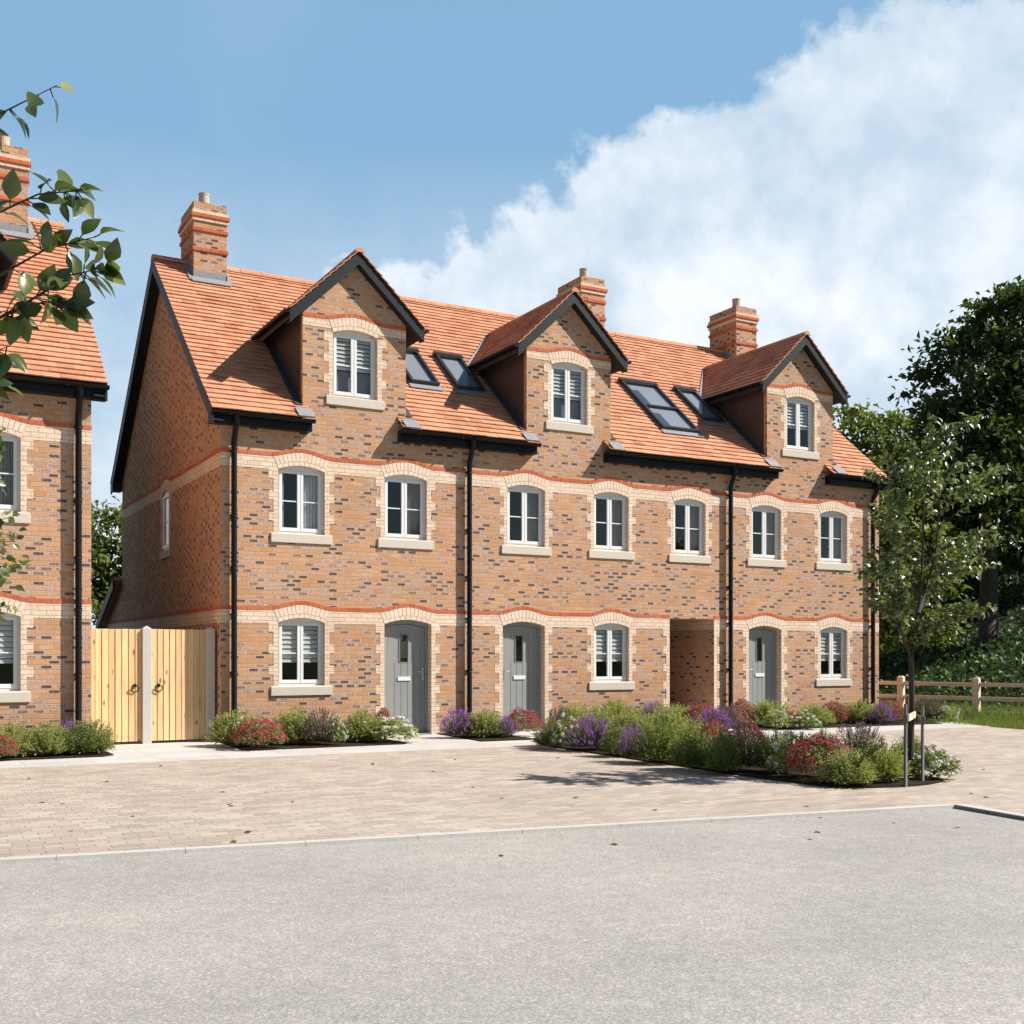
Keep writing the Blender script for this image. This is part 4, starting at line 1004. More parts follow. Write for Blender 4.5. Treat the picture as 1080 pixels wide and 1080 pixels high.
# young tree in the island bed
def young_tree(loc, label, seed, nl, top=4.45, crown_c=(.28, .1, 3.0), rad=(.80, .80, 1.35), ls=.074, group=None, mat=M_LYOUNG, first=True, extra=()):
    r = random.Random(seed); root = empty('young_tree', loc, label, 'tree', group); B = Vector(loc); tm = MB(); cm = MB()
    tm.tube([B+Vector(p) for p in ((0, 0, -.05), (.0, 0, .5), (.015, .0, 1.0), (.0, 0, 1.48))], [.042, .036, .033, .030], 10)
    stems = [[(0, 0, 1.45), (.06, 0, 1.75), (.16, .02, 2.1), (.22, .02, 2.6), (.22, 0, 3.3), (.26, 0, 4.2)],
             [(0, 0, 1.48), (-.10, -.02, 1.60), (-.24, -.05, 1.82), (-.27, -.05, 2.2), (-.22, .02, 2.9), (-.15, 0, 3.6)],
             [(.13, 0, 2.0), (.33, .06, 2.3), (.55, .1, 2.75), (.62, .1, 3.4)]]
    anchors = []
    for s in stems:
        tm.tube([B+Vector(p) for p in s], [.024-.018*i/(len(s)-1) for i in range(len(s))], 8)
        for a, b in zip(s[1:-1], s[2:]):
            for k in range(4): anchors.append(Vector(a).lerp(Vector(b), k/4))
    c = Vector(crown_c)
    for k in range(95+len(extra)):
        if k < len(extra): e = Vector(extra[k])
        else:
            d = rdir(r); q = r.uniform(.45, 1.0)**.5; e = c+Vector((d.x*rad[0]*q, d.y*rad[1]*q, d.z*rad[2]*q))
            e.x += .12*noise.noise(e*2); taper = 1-max(0, (e.z-c.z)/rad[2])*.3; e.x = c.x+(e.x-c.x)*taper
        a = min(anchors, key=lambda t: (t-e+Vector((0, 0, .35))).length); m_ = a.lerp(e, .5)+Vector((r.uniform(-.05, .05), r.uniform(-.05, .05), .06))
        tm.tube([B+a, B+m_, B+e], [.006, .004, .002], 5, caps=False)
        for q in range(nl//95):
            t = r.uniform(.25, 1.05); p = (a.lerp(m_, t*2) if t < .5 else m_.lerp(e, t*2-1))+rdir(r)*r.uniform(.0, .07)
            dd = (e-a).normalized()*.5+rdir(r)*.8+Vector((0, 0, -.35)); nn = Vector((.0, -.48, .72))+rdir(r)*.95
            L = ls*r.uniform(.7, 1.25); leaf_big(cm, B+p, dd, nn, L, L*.62, .22)
    tm.build('trunk', M_BARKY, root, True); cm.build('crown', mat, root, True)
    return root
young_tree((5.70, -9.86, 0), 'young slender tree held by low wooden stakes at the near end of the island bed', 31, 5200, crown_c=(.30, -.08, 3.1), rad=(.98, .98, 1.5),
           extra=[(-.42, -.3, 2.15), (-.5, -.33, 1.95), (-.45, -.3, 2.3), (-.62, -.35, 3.1), (-.55, -.3, 2.55)])
r1 = at_depth(-92, 700, 9.0)
young_tree((r1.x, r1.y, 0), 'slender young tree at the left edge, only leaf tips showing before the left house', 33, 1900, crown_c=(.2, -.1, 2.6), rad=(.72, .72, 1.2))

# near tree: only its leafy branch ends reach the frame
def near_tree():
    r = random.Random(41); base = at_depth(-190, 700, 4.3); base.z = 0
    root = empty('overhanging_tree', base, 'large leaved tree outside the left edge, its leafy branch hanging in before the left roof', 'tree')
    tm = MB(); cm = MB()
    T = [base, base+Vector((0, 0, 1.2)), base+Vector((.03, .02, 2.3)), base+Vector((.05, .05, 3.6))]
    tm.tube(T, [.075, .065, .055, .03], 10)
    twigs = [([(-190, 330, 4.3), (-90, 265, 4.25), (-10, 228, 4.2), (40, 205, 4.15), (92, 200, 4.1)], 28),
             ([(-190, 400, 4.3), (-80, 330, 4.3), (0, 290, 4.25), (50, 262, 4.2), (100, 250, 4.15)], 22),
             ([(-190, 440, 4.3), (-80, 380, 4.2), (0, 335, 4.15), (40, 312, 4.1), (75, 290, 4.1), (112, 282, 4.1)], 40),
             ([(-190, 470, 4.3), (-90, 420, 4.2), (-30, 380, 4.2), (10, 365, 4.2)], 18),
             ([(-190, 500, 4.6), (-90, 440, 4.7), (-30, 412, 4.8), (6, 398, 4.8)], 16),
             ([(-190, 450, 4.3), (-70, 370, 4.2), (10, 330, 4.15), (48, 318, 4.1), (66, 322, 4.1)], 22),
             ([(-190, 300, 4.3), (-90, 200, 4.2), (-20, 130, 4.2), (60, 90, 4.2)], 22)]
    for pts, nl in twigs:
        P = [at_depth(*p) for p in pts]; n = len(P)
        tm.tube(P, [.009-.0075*i/(n-1) for i in range(n)], 6)
        for k in range(nl):
            t = r.uniform(.28, 1.0)*(n-1); i = min(int(t), n-2); p = P[i].lerp(P[i+1], t-i)
            ax = (P[i+1]-P[i]).normalized(); dd = ax*.6+rdir(r)*.8+Vector((0, 0, -.35)); e = p+dd.normalized()*.03
            tm.tube([p, e], .0025, 4, caps=False)
            L = r.uniform(.075, .112); leaf_big(cm, e, dd, Vector((.2, -.7, .6))+rdir(r)*.7, L, L*.62, r.uniform(.05, .35))
    tm.build('trunk', M_BARKY, root, True); cm.build('crown', M_LNEAR, root, True)
near_tree()

# ------------------------------------------------------------------ shrubs
def shrub_meshes(kind, seed):
    """returns [(part name, mesh builder, material, smooth)], nominal radius .34, height .56"""
    r = random.Random(seed); out = []; RX, H = .34, .56
    def surf(q=1.0, lowz=0.0):
        d = rdir(r); d.z = abs(d.z)*.95+lowz; d.normalize()
        k = q*(1+.24*noise.noise(d*2.2+Vector((seed*3.1, 0, 0)))+.10*noise.noise(d*6+Vector((seed, 0, 0))))
        return Vector((d.x*RX*k, d.y*RX*k, .10+d.z*(H-.10)*k)), d
    fo = MB(); fl = MB()
    if kind in ('green', 'deep'):
        for i in range(430):
            e, d = surf(r.uniform(.72, 1.0)); s = Vector((e.x*.45, e.y*.45, max(.03, e.z-.26))); ax = (e-s).normalized()
            fo.tube([s, e], [.003, .0015], 3, caps=False)
            for q in range(10):
                t = .3+.7*q/9; p = s.lerp(e, t); a = q*2.4; side = ax.orthogonal().normalized(); side.rotate(Matrix.Rotation(a, 3, ax))
                L = r.uniform(.028, .046)*(1.15-.25*t); leaf(fo, p, ax*.75+side*.75+Vector((0, 0, .25)), ax*.2-side*.5+rdir(r)*.35+Vector((0, 0, .4)), L, L*.42, .15)
            leaf(fo, e, ax+rdir(r)*.3, rdir(r), .04, .016, .1)
        for i in range(500):
            e, d = surf(r.uniform(.5, .95)); leaf(fo, Vector((e.x, e.y, e.z*.5)), d+rdir(r)*.7, Vector((0, 0, 1))+rdir(r)*.6, .05, .022, .1)
        out.append(('foliage', fo, M_SHRUB if kind == 'green' else M_SHRUBD))
    elif kind in ('lavender', 'faded'):
        for i in range(330):
            e, d = surf(r.uniform(.45, .85)); s = Vector((e.x*.35, e.y*.35, .02)); ax = (e-s).normalized()
            for q in range(6):
                p = s.lerp(e, .3+.7*q/5); dd = ax+rdir(r)*.55; leaf(fo, p, dd, rdir(r), r.uniform(.05, .085), .009, .1)
        for i in range(190 if kind == 'lavender' else 230):
            e, d = surf(r.uniform(.85, 1.12)); e.z += .02; s = Vector((e.x*.55, e.y*.55, max(.05, e.z-.26))); ax = (e-s).normalized()
            fo.tube([s, e], [.0022, .0016], 3, caps=False)
            for q in range(6):
                p = e+ax*(.016*q-.05); w = .0115*(1-.09*q)
                for w2 in range(2): leaf(fl, p+rdir(r)*.003, ax*.5+rdir(r)*.8, rdir(r), .022, w*1.7, .2)
        out += [('foliage', fo, M_LAVLEAF), ('flowers', fl, M_LAVFL if kind == 'lavender' else M_LAVDRY)]
    elif kind == 'red':
        for i in range(1500):
            e, d = surf(r.uniform(.55, .98)); leaf(fo, e, d+rdir(r)*.8, d+rdir(r)*.7+Vector((0, 0, .4)), r.uniform(.03, .048), .02, .15)
        for i in range(720):
            e, d = surf(r.uniform(.93, 1.05), .12)
            if noise.noise(e*6+Vector((seed, 2, 0))) < -.30: continue
            for q in range(6):
                p = e+rdir(r)*.014; leaf(fl, p, rdir(r)+d*.6, d+rdir(r)*.4, .021, .016, .2)
        out += [('foliage', fo, M_SHRUBD), ('flowers', fl, M_REDFL)]
    elif kind == 'white':
        for i in range(900):
            e, d = surf(r.uniform(.55, 1.0)); L = r.uniform(.05, .085); leaf(fo, e, d*.8+rdir(r)*.7+Vector((0, 0, -.15)), d*.6+rdir(r)*.5+Vector((0, 0, .7)), L, L*.6, .12)
        for i in range(34):
            e, d = surf(r.uniform(1.0, 1.1), .05); rr = r.uniform(.030, .050)
            fo.tube([Vector((e.x*.6, e.y*.6, e.z-.16)), e], [.003, .002], 3, caps=False)
            for q in range(60):
                v = rdir(r); tg = v.cross(rdir(r)); tg = tg if tg.length > .1 else v.orthogonal()
                leaf(fl, e+v*rr*.8-tg.normalized()*.010, tg, v*.55+Vector((.3, -.3, .65))+rdir(r)*.2, .024, .022, .08)
        out += [('foliage', fo, M_SHRUB if seed % 2 else M_SHRUBD), ('flowers', fl, M_WHTFL)]
    return out
PROTO = {}
def mesh_of(mb, name, mat):
    me = bpy.data.meshes.new(name); me.from_pydata([tuple(p) for p in mb.v], [], mb.f); me.materials.append(mat); me.update(); return me
for kd_, seeds in (('green', (51, 52, 53)), ('deep', (54, 55)), ('lavender', (56, 57)), ('faded', (58, 59)), ('red', (60, 61)), ('white', (63, 64))):
    PROTO[kd_] = [[(nm, mesh_of(mb, nm, mt)) for nm, mb, mt in shrub_meshes(kd_, s)] for s in seeds]
NAMES = {'green': ('leafy_shrub', 'shrub'), 'deep': ('leafy_shrub', 'shrub'), 'lavender': ('lavender_plant', 'lavender'), 'faded': ('lavender_plant', 'lavender'), 'red': ('flowering_shrub', 'flowers'), 'white': ('white_flower_shrub', 'flowers')}
rs = random.Random(77); cnt = {}
def shrub(kind, px, Y, wpx, top, label, group):
    """px, wpx: how wide it reads in the photo; top: photo row of its top; Y: its distance line"""
    p, depth = at_y(px, 692, Y)
    w = wpx/FPX*depth; h = CAM[2]+(692-top)/FPX*depth
    i = cnt.get(kind, 0); cnt[kind] = i+1; parts = PROTO[kind][i % len(PROTO[kind])]
    nm, cat = NAMES[kind]; o = empty(nm, (p.x, Y, .02), label, cat, group); o.rotation_euler = (0, 0, rs.uniform(0, 6.28))
    sx = w*1.2/.70; o.scale = (sx, sx, max(.3, h)*1.06/.56)
    for pn, me in parts:
        c = bpy.data.objects.new(pn, me); COL.objects.link(c); c.parent = o
    return o
G0, G1, G2, G3, G4, G5 = 'plants below the left house', 'plants between the timber gate and the first door', 'plants beside the second door', 'plants in the long island bed', 'plants round the third door', 'plants below the passage window'
S_ = [
 # left bed
 ('deep', 92, -1.5, 50, 761, 'rounded green shrub at the corner of the left house, nearest the timber gate', G0),
 ('green', 52, -1.5, 50, 765, 'low green shrub below the left house, second from the gate', G0),
 ('green', 14, -1.5, 48, 764, 'pale green shrub below the left house window by the photo edge', G0),
 ('red', 3, -1.95, 26, 781, 'small pink flowering plant at the front of the left house bed', G0),
 ('lavender', 72, -1.15, 26, 765, 'few purple lavender sprigs behind the green shrubs of the left house', G0),
 # bed one
 ('green', 252, -1.0, 56, 752, 'green shrub against the downpipe foot right of the timber gate', G1),
 ('white', 258, -1.35, 24, 761, 'small white flowered plant tucked behind the pink bush near the timber gate', G1),
 ('red', 274, -1.75, 49, 762, 'round deep pink flowering bush in front by the timber gate', G1),
 ('green', 312, -1.1, 56, 750, 'large yellow green shrub below the first ground floor window', G1),
 ('faded', 339, -1.55, 36, 753, 'brownish purple faded lavender below the first ground floor window sill', G1),
 ('white', 355, -1.75, 18, 761, 'narrow white flowered plant between the faded lavender and the green shrub', G1),
 ('green', 382, -1.2, 46, 751, 'green shrub right of the first window, behind the big white bush', G1),
 ('red', 405, -.7, 20, 751, 'small pink flowers against the wall just left of the first grey door', G1),
 ('white', 413, -1.5, 48, 760, 'broad bush full of white blooms just left of the first grey door', G1),
 # bed two
 ('lavender', 484, -1.1, 32, 752, 'bright purple lavender between the first and second doors at the middle downpipe', G2),
 ('green', 512, -1.3, 44, 750, 'green rounded shrub left of the second grey door', G2),
 ('lavender', 533, -1.6, 20, 758, 'small purple lavender wedged between the green and red bushes at the second door', G2),
 ('red', 550, -1.3, 36, 751, 'crimson flowering bush directly in front of the second grey door', G2),
 # bed three and back hedge
 ('green', 606, -1.2, 50, 745, 'pale green shrub against the wall right of the second grey door', G5),
 ('green', 648, -.9, 54, 741, 'green shrub below the ground floor window beside the passage', G5),
 ('green', 690, -1.2, 50, 743, 'green shrub left of the passage opening against the pale quoins', G5),
 ('lavender', 688, -1.7, 20, 744, 'few purple lavender heads in the green hedge before the passage', G5),
 ('green', 716, -1.2, 40, 745, 'green shrub standing across the foot of the passage opening', G5),
 ('deep', 582, -3.9, 34, 761, 'dark green shrub at the house end of the island bed, leftmost in it', G3),
 ('white', 596, -4.3, 26, 761, 'few white blooms at the house end of the island bed', G3),
 ('lavender', 622, -4.6, 42, 760, 'broad bright purple lavender near the house end of the island bed', G3),
 ('green', 632, -3.7, 56, 750, 'tall light green shrub behind the bright purple lavender of the island', G3),
 ('faded', 590, -3.6, 28, 752, 'faded mauve lavender at the back corner of the island near the second door', G3),
 ('green', 668, -4.9, 50, 752, 'light green shrub in the island just right of the broad purple lavender', G3),
 ('green', 702, -4.4, 56, 750, 'light green shrub in the middle of the island toward the passage', G3),
 ('deep', 652, -5.6, 34, 766, 'dark leaved shrub on the paving side of the island right of the purple lavender', G3),
 ('lavender', 668, -6.4, 26, 771, 'purple lavender spilling over the paving edge midway along the island', G3),
 ('deep', 696, -6.8, 50, 763, 'deep green shrub on the paving edge midway along the island', G3),
 ('green', 735, -6.2, 52, 762, 'yellow green shrub behind the paving edge midway along the island', G3),
 ('deep', 730, -7.7, 46, 769, 'dark green shrub between the edge lavender and the pink blooms of the island', G3),
 ('red', 752, -6.9, 40, 767, 'pink blooms in the middle of the island, the more distant pink clump', G3),
 ('faded', 784, -8.2, 50, 770, 'large brownish purple spent lavender in the near half of the island', G3),
 ('red', 788, -7.3, 40, 767, 'crimson blooms peeping over the brownish lavender of the island', G3),
 ('deep', 762, -8.3, 34, 774, 'dark green shrub left of the brownish lavender in the near half of the island', G3),
 ('green', 820, -8.6, 42, 774, 'green shrub between the brownish lavender and the large white hydrangea', G3),
 ('white', 838, -9.05, 44, 778, 'large white hydrangea bush in the near half of the island', G3),
 ('red', 868, -9.5, 62, 781, 'biggest crimson flowering bush at the near end of the island', G3),
 ('faded', 905, -8.7, 50, 771, 'mauve grey lavender behind the biggest crimson bush of the island', G3),
 ('green', 895, -10.02, 54, 793, 'low bright green shrub at the rounded near end of the island', G3),
 ('green', 930, -9.98, 50, 785, 'green shrub at the foot of the left tree stake', G3),
 ('deep', 962, -9.4, 40, 779, 'green shrub round the base of the young tree trunk', G3),
 ('white', 984, -10.0, 48, 794, 'loose green bush with a few white blooms at the far right tip of the island', G3),
 ('deep', 868, -8.2, 26, 771, 'small green tuft standing behind the white hydrangea of the island', G3),
 # third door
 ('red', 738, -1.9, 38, 746, 'pink red flowering bush across the right half of the passage foot', G4),
 ('lavender', 752, -2.5, 32, 750, 'vivid violet lavender left of the third downpipe before the passage', G4),
 ('faded', 768, -2.2, 28, 748, 'grey mauve lavender at the foot of the third downpipe', G4),
 ('red', 783, -1.3, 26, 741, 'red flowering bush just left of the third grey door', G4),
 ('green', 812, -1.5, 46, 740, 'large green shrub before the third grey door', G4),
 ('white', 820, -2.1, 26, 752, 'white flowered bush before the third grey door, the left one of two', G4),
 ('red', 835, -2.05, 22, 753, 'small dark red bush between the two white bushes at the third door', G4),
 ('green', 858, -1.6, 40, 744, 'green shrub right of the third grey door', G4),
 ('white', 848, -2.3, 28, 757, 'white flowered bush at the path edge right of the third grey door', G4),
 ('red', 879, -1.3, 30, 743, 'pink red bush below the last ground floor window, left of the big green one', G4),
 ('green', 906, -1.4, 46, 740, 'big green shrub below the last ground floor window', G4),
 ('red', 938, -1.7, 34, 742, 'pink and orange red bush at the far corner of the terrace', G4),
 ('lavender', 929, -2.0, 24, 745, 'violet lavender beside the pink bush at the far corner of the terrace', G4),
 ('faded', 978, -1.5, 34, 740, 'mauve grey lavender behind the staked tree trunk near the rail fence', G4),
 ('white', 996, -1.8, 24, 753, 'low white flowered plant before the rail fence, farthest right of all the plants', G4),
]
for s in S_: shrub(*s)

# ------------------------------------------------------------------ gates, posts, fence, stakes
def gate(x0, x1, y, label, ring_right):
    root = empty('wooden_gate', (x0, y, 0), label, 'gate', 'pair of timber gates'); rg = random.Random(int(x0*100))
    mb = MB(); n = 9; bw = (x1-x0)/n
    for i in range(n):
        a = x0+i*bw+.0025; b = x0+(i+1)*bw-.0025 if i < n-1 else x1
        z1 = 1.935+rg.uniform(-.004, .004); y0 = y+rg.uniform(-.003, .003)
        mb.add([(a, y0-.016, .05), (b, y0-.006, .05), (b, y0, .05), (a, y0, .05), (a, y0-.016, z1), (b, y0-.006, z1), (b, y0, z1), (a, y0, z1)],
               [(0,3,2,1),(4,5,6,7),(0,1,5,4),(1,2,6,5),(2,3,7,6),(3,0,4,7)])
    for z in (.25, .98, 1.7): mb.box(x0+.01, y+.001, z, x1-.01, y+.045, z+.1)
    mb.box(x0+.012, y+.0005, .06, x1-.012, y+.0009, 1.92)
    mb.build('gate_leaf', M_GATE, root)
    h = MB(); hx = x1-.115 if ring_right else x0+.115; hz = .965
    ring = [(hx+.055*math.cos(k*math.pi/12), y-.05-.012*math.sin(k*math.pi/12), hz-.03+.055*math.sin(k*math.pi/12)) for k in range(25)]
    h.tube(ring, .008, 8, caps=False); h.tube([(hx, y-.02, hz+.02), (hx, y-.03, hz+.02)], .032, 14); h.tube([(hx, y-.03, hz+.02), (hx, y-.06, hz+.02)], .010, 8)
    h.build('ring_handle', M_IRONDARK, root, True)
gate(-2.22, -1.262, .30, 'left pine board gate, hung against the left house', True)
gate(-1.105, -.195, .30, 'right pine board gate, half shaded beside the terrace gable wall', False)
for x0, x1, lb in ((-1.258, -1.110, 'speckled concrete post between the two timber gates'), (-.190, -.045, 'speckled concrete post between the right timber gate and the terrace')):
    mb = MB(); y0, y1 = .235, .375; zt = 1.945; c = ((x0+x1)/2, (y0+y1)/2)
    mb.add([(x0,y0,-.05),(x1,y0,-.05),(x1,y1,-.05),(x0,y1,-.05),(x0,y0,zt),(x1,y0,zt),(x1,y1,zt),(x0,y1,zt),(c[0],y0+.03,zt+.045),(c[0],y1-.03,zt+.045)],
           [(0,1,5,4),(1,2,6,5),(2,3,7,6),(3,0,4,7),(4,5,8),(6,7,9),(5,6,9,8),(7,4,8,9)])
    o = mb.build('gate_post', M_CONC, loc=(c[0], c[1], 0)); bevel(o, .006, 2); tag(o, lb, 'post', 'concrete gate posts')
# post and rail fence
f0 = Vector((17.3, .7)); f1 = Vector((17.92, -1.05)); fd = f1-f0
fence = empty('rail_fence', (f0.x, f0.y, 0), 'natural timber post and rail fence in front of the ivy bank', 'fence')
rf = random.Random(5)
for k in range(-3, 7):
    p = f0+fd*k; mb = MB(); a = fd.normalized(); b = Vector((a.y, -a.x)); w = .075; ht = .985+rf.uniform(-.02, .02)
    c = [p-a*w-b*w, p+a*w-b*w, p+a*w+b*w, p-a*w+b*w]; mb.add([(q.x, q.y, -.1) for q in c]+[(q.x, q.y, ht-.03) for q in c]+[((q.x-p.x)*.6+p.x, (q.y-p.y)*.6+p.y, ht) for q in c],
        [(0,1,5,4),(1,2,6,5),(2,3,7,6),(3,0,4,7),(4,5,9,8),(5,6,10,9),(6,7,11,10),(7,4,8,11),(8,9,10,11)])
    bevel(mb.build('fence_post', M_RAIL, fence), .008, 2)
    if k < 6:
        for z in (.80, .46, .11):
            mb = MB(); q0 = p+a*.07; q1 = f0+fd*(k+1)-a*.07; dz = rf.uniform(-.015, .015); h2 = .048
            pts = []
            for q, zz in ((q0, z), (q1, z+dz)):
                for sx, sz in ((-.035, -h2), (.035, -h2), (.042, 0), (.03, h2), (-.03, h2), (-.042, 0)): pts.append((q.x+b.x*sx, q.y+b.y*sx, zz+sz))
            mb.add(pts, [(i, (i+1) % 6, 6+(i+1) % 6, 6+i) for i in range(6)]+[tuple(range(6)), tuple(range(11, 5, -1))])
            mb.build('rail', M_RAIL, fence)
# tree stakes
st = empty('tree_stakes', (5.66, -9.86, 0), 'three low grey stakes with crossbars holding the young tree', 'stakes')
for (x, y, ht) in ((5.0, -10.40, .94), (5.54, -10.17, .90), (6.05, -9.5, .98)):
    mb = MB(); mb.tube([(x, y, -.05), (x, y, ht-.01), (x, y, ht)], [.019, .019, .015], 10); mb.build('stake', M_STAKE, st, True)
mb = MB()
mb.obox((5.0, -10.425, .745), (.68, .50, 0), (.012, -.016, 0), (0, 0, .075))
mb2 = MB(); mb2.obox((5.52, -10.21, .69), (.53, .73, 0), (.02, -.01, 0), (0, 0, .085))
mb.build('crossbar', M_RAIL, st); mb2.build('crossbar', M_STAKE, st)
# fallen leaves
lm = MB(); leaf_big(lm, Vector((0, 0, .004)), Vector((1, 0, .05)), Vector((0, .2, 1)), .075, .042, .3)
lme = mesh_of(lm, 'fallen_leaf', M_DEAD); rl = random.Random(9)
spots = [(33, 822), (110, 825), (41, 847), (64, 848), (172, 808), (232, 836), (244, 850), (140, 861), (76, 877), (266, 878), (250, 888), (395, 806), (392, 807), (457, 814), (311, 846), (282, 836), (244, 849), (500, 831), (527, 842), (610, 842), (688, 855), (848, 851), (866, 859), (864, 874), (944, 865), (1009, 870), (852, 882), (652, 887), (532, 899), (1017, 773), (1025, 837), (1040, 841), (1036, 812), (481, 801), (590, 800)]
for px, py in spots:
    d = ray(px, py); t = -CAM[2]/d[2]; o = bpy.data.objects.new('fallen_leaf', lme); COL.objects.link(o)
    x, y = CAM[0]+t*d[0], CAM[1]+t*d[1]; onroad = (Vector((x, y))-k0).dot(kn) > 0 and x < 5.0
    o.location = (x, y, (-.03 if onroad else .003)); o.rotation_euler = (0, 0, rl.uniform(0, 6.28)); o.scale = (rl.uniform(.7, 1.2),)*3
    tag(o, 'small dry leaf lying loose on the open road or paving', 'leaf', 'fallen leaves on the ground')

# trees across the road: the panes mirror them
rt_ = random.Random(90); src = None
for i, (x, y, sc) in enumerate(((9, -40, 1.0), (17, -38, .8), (24, -41, 1.1), (32, -37, .9), (41, -39, 1.05), (52, -36, .9), (63, -38, 1.1))):
    if src is None:
        src = big_tree('roadside_tree', (x, y, -.06), 'leafy tree across the road behind the viewer, seen only mirrored in the window panes', [(0, 0, 6.6, 2.4, 2.4, 2.0), (-1.6, .4, 5.0, 2.2, 2.2, 1.7), (1.7, -.3, 5.2, 2.2, 2.2, 1.7), (.2, 0, 3.6, 2.8, 2.6, 1.6)], 5.0, .22, 230, 6500, .34, M_LDARK, 61, 'trees across the road', .55)
        continue
    o = src.copy(); COL.objects.link(o); o.location = (x, y, -.06); o.rotation_euler = (0, 0, rt_.uniform(0, 6.28)); o.scale = (sc, sc, sc)
    for ch in list(src.children):
        c = ch.copy(); COL.objects.link(c); c.parent = o
# ------------------------------------------------------------------ sky, sun, camera
TS = Vector((1.72, -1.0, 1.75)).normalized()     # direction to the sun
sun_el = math.asin(TS.z); sun_az = math.atan2(TS.x, TS.y)
w = bpy.data.worlds.new('World'); scene.world = w; w.use_nodes = True; nt = w.node_tree
for nd in list(nt.nodes): nt.nodes.remove(nd)
class WT(NT):
    def __init__(s): s.t = nt
t = WT()
sky = t.n('ShaderNodeTexSky', sky_type='NISHITA'); sky.sun_disc = False; sky.sun_elevation = sun_el; sky.sun_rotation = sun_az
sky.air_density = 1.0; sky.dust_density = .25; sky.ozone_density = 2.0
bg1 = t.n('ShaderNodeBackground'); t.link(t.mix(1.0, sky.outputs[0], (.92, 1.06, 1.06), 'MULTIPLY'), bg1.inputs[0]); bg1.inputs[1].default_value = .05
tc = t.n('ShaderNodeTexCoord'); sp = t.n('ShaderNodeSeparateXYZ'); t.link(tc.outputs['Generated'], sp.inputs[0])
dx, dy, dz = sp.outputs
# bearing (0 along the street axis heading, + to the right) and height of the sky direction
bear = t.m('ARCTAN2', t.m('ADD', t.m('MULTIPLY', dx, RIGHT[0]), t.m('MULTIPLY', dy, RIGHT[1])), t.m('ADD', t.m('MULTIPLY', dx, FWD[0]), t.m('MULTIPLY', dy, FWD[1])))
elev = t.m('ARCSINE', dz)
fb = sat(t, t.m('MULTIPLY', t.m('SUBTRACT', 1.45, t.m('ABSOLUTE', bear)), 1.1)); fb = t.m('MULTIPLY', t.m('MULTIPLY', fb, fb), t.m('SUBTRACT', 3.0, t.m('MULTIPLY', fb, 2.0)))
fe = sat(t, t.m('MULTIPLY', t.m('SUBTRACT', .95, elev), 2.2)); fe = t.m('MULTIPLY', t.m('MULTIPLY', fe, fe), t.m('SUBTRACT', 3.0, t.m('MULTIPLY', fe, 2.0)))
front = t.m('MULTIPLY', fb, fe)
dv = tc.outputs['Generated']
big = t.noise(dv, 5.5, 9, .56); fine = t.noise(dv, 16, 8, .6); soft = t.noise(dv, 2.6, 5, .5)
# cumulus bank: left flank climbs to the right
edge = t.m('ADD', t.m('MULTIPLY', t.m('ADD', bear, .135), .50), .335)
edge = t.m('SMOOTH_MIN', edge, t.m('ADD', .53, t.m('MULTIPLY', t.m('SUBTRACT', soft, .5), .35)), .08)
s1 = t.m('SUBTRACT', edge, elev)
s1 = t.m('MINIMUM', s1, t.m('MULTIPLY', t.m('ADD', bear, .15), 1.1))
s1 = t.m('ADD', s1, t.m('MULTIPLY', t.m('SUBTRACT', big, .5), .26)); s1 = t.m('ADD', s1, t.m('MULTIPLY', t.m('SUBTRACT', fine, .5), .11))
m1 = sat(t, t.m('MULTIPLY', s1, 42.0))
fade = front
thin = sat(t, t.m('ADD', t.m('MULTIPLY', t.m('SUBTRACT', big, .42), 2.2), t.m('MULTIPLY', t.m('SUBTRACT', .30, elev), 1.2)))
m1 = t.m('MULTIPLY', t.m('MULTIPLY', m1, fade), t.m('ADD', .62, t.m('MULTIPLY', thin, .38)))
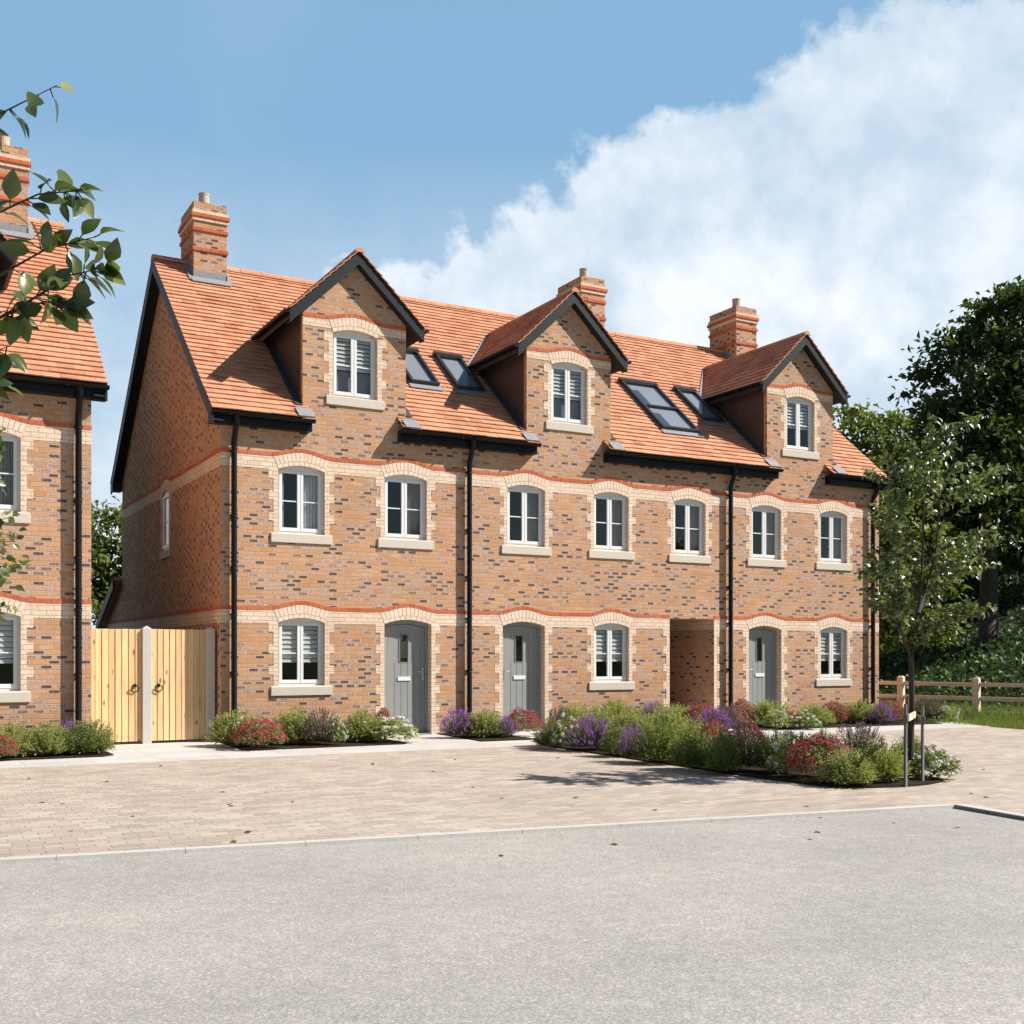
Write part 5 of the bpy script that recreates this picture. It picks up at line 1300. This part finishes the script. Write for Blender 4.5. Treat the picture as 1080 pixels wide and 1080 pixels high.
# wisps and far clouds elsewhere
m2 = t.m('MULTIPLY', sat(t, t.m('MULTIPLY', t.m('SUBTRACT', soft, .52), 2.0)), t.m('ADD', .06, t.m('MULTIPLY', front, .26)))
hz = t.m('MULTIPLY', sat(t, t.m('SUBTRACT', 1.0, t.m('DIVIDE', elev, .42))), t.m('MULTIPLY', front, .95))
mask = t.m('MAXIMUM', t.m('MAXIMUM', m1, m2), hz)
shade = t.ramp(t.m('ADD', t.m('MULTIPLY', t.noise(dv, 4.0, 7, .55), .7), t.m('MULTIPLY', fine, .3)), [(.40, (.66, .745, .83)), (.56, (1.0, 1.0, 1.0))])
bg2 = t.n('ShaderNodeBackground'); t.link(shade, bg2.inputs[0]); bg2.inputs[1].default_value = .79
veil = t.m('MULTIPLY', front, .72)
bgv = t.n('ShaderNodeBackground'); bgv.inputs[0].default_value = (.27, .50, .74, 1); bgv.inputs[1].default_value = .80
mv = t.n('ShaderNodeMixShader'); t.link(veil, mv.inputs[0]); t.link(bg1.outputs[0], mv.inputs[1]); t.link(bgv.outputs[0], mv.inputs[2])
mx = t.n('ShaderNodeMixShader'); t.link(mask, mx.inputs[0]); t.link(mv.outputs[0], mx.inputs[1]); t.link(bg2.outputs[0], mx.inputs[2])
wo = t.n('ShaderNodeOutputWorld'); t.link(mx.outputs[0], wo.inputs[0])

sd = bpy.data.lights.new('sun', 'SUN'); sd.energy = 5.0; sd.angle = R_(.5); sd.color = (1.0, .94, .86)
so = bpy.data.objects.new('sun', sd); COL.objects.link(so); so.rotation_euler = (-TS).to_track_quat('-Z', 'Y').to_euler(); so.location = (10, -10, 20)
cd = bpy.data.cameras.new('camera'); cam = bpy.data.objects.new('camera', cd); COL.objects.link(cam); scene.camera = cam
cam.location = CAM; cam.rotation_euler = (R_(90), 0, -YAW); cd.sensor_width = 36; cd.lens = 36*FPX/1080; cd.shift_y = 152/1080; cd.clip_end = 3000; cd.clip_start = .05
scene.view_settings.view_transform = 'Standard'; scene.view_settings.look = 'None'; scene.view_settings.gamma = 1; scene.view_settings.exposure = .55
scene.render.resolution_x = scene.render.resolution_y = 1024
try:
    scene.render.engine = 'CYCLES'; scene.cycles.max_bounces = 8; scene.cycles.diffuse_bounces = 2; scene.cycles.transparent_max_bounces = 24
except Exception: pass
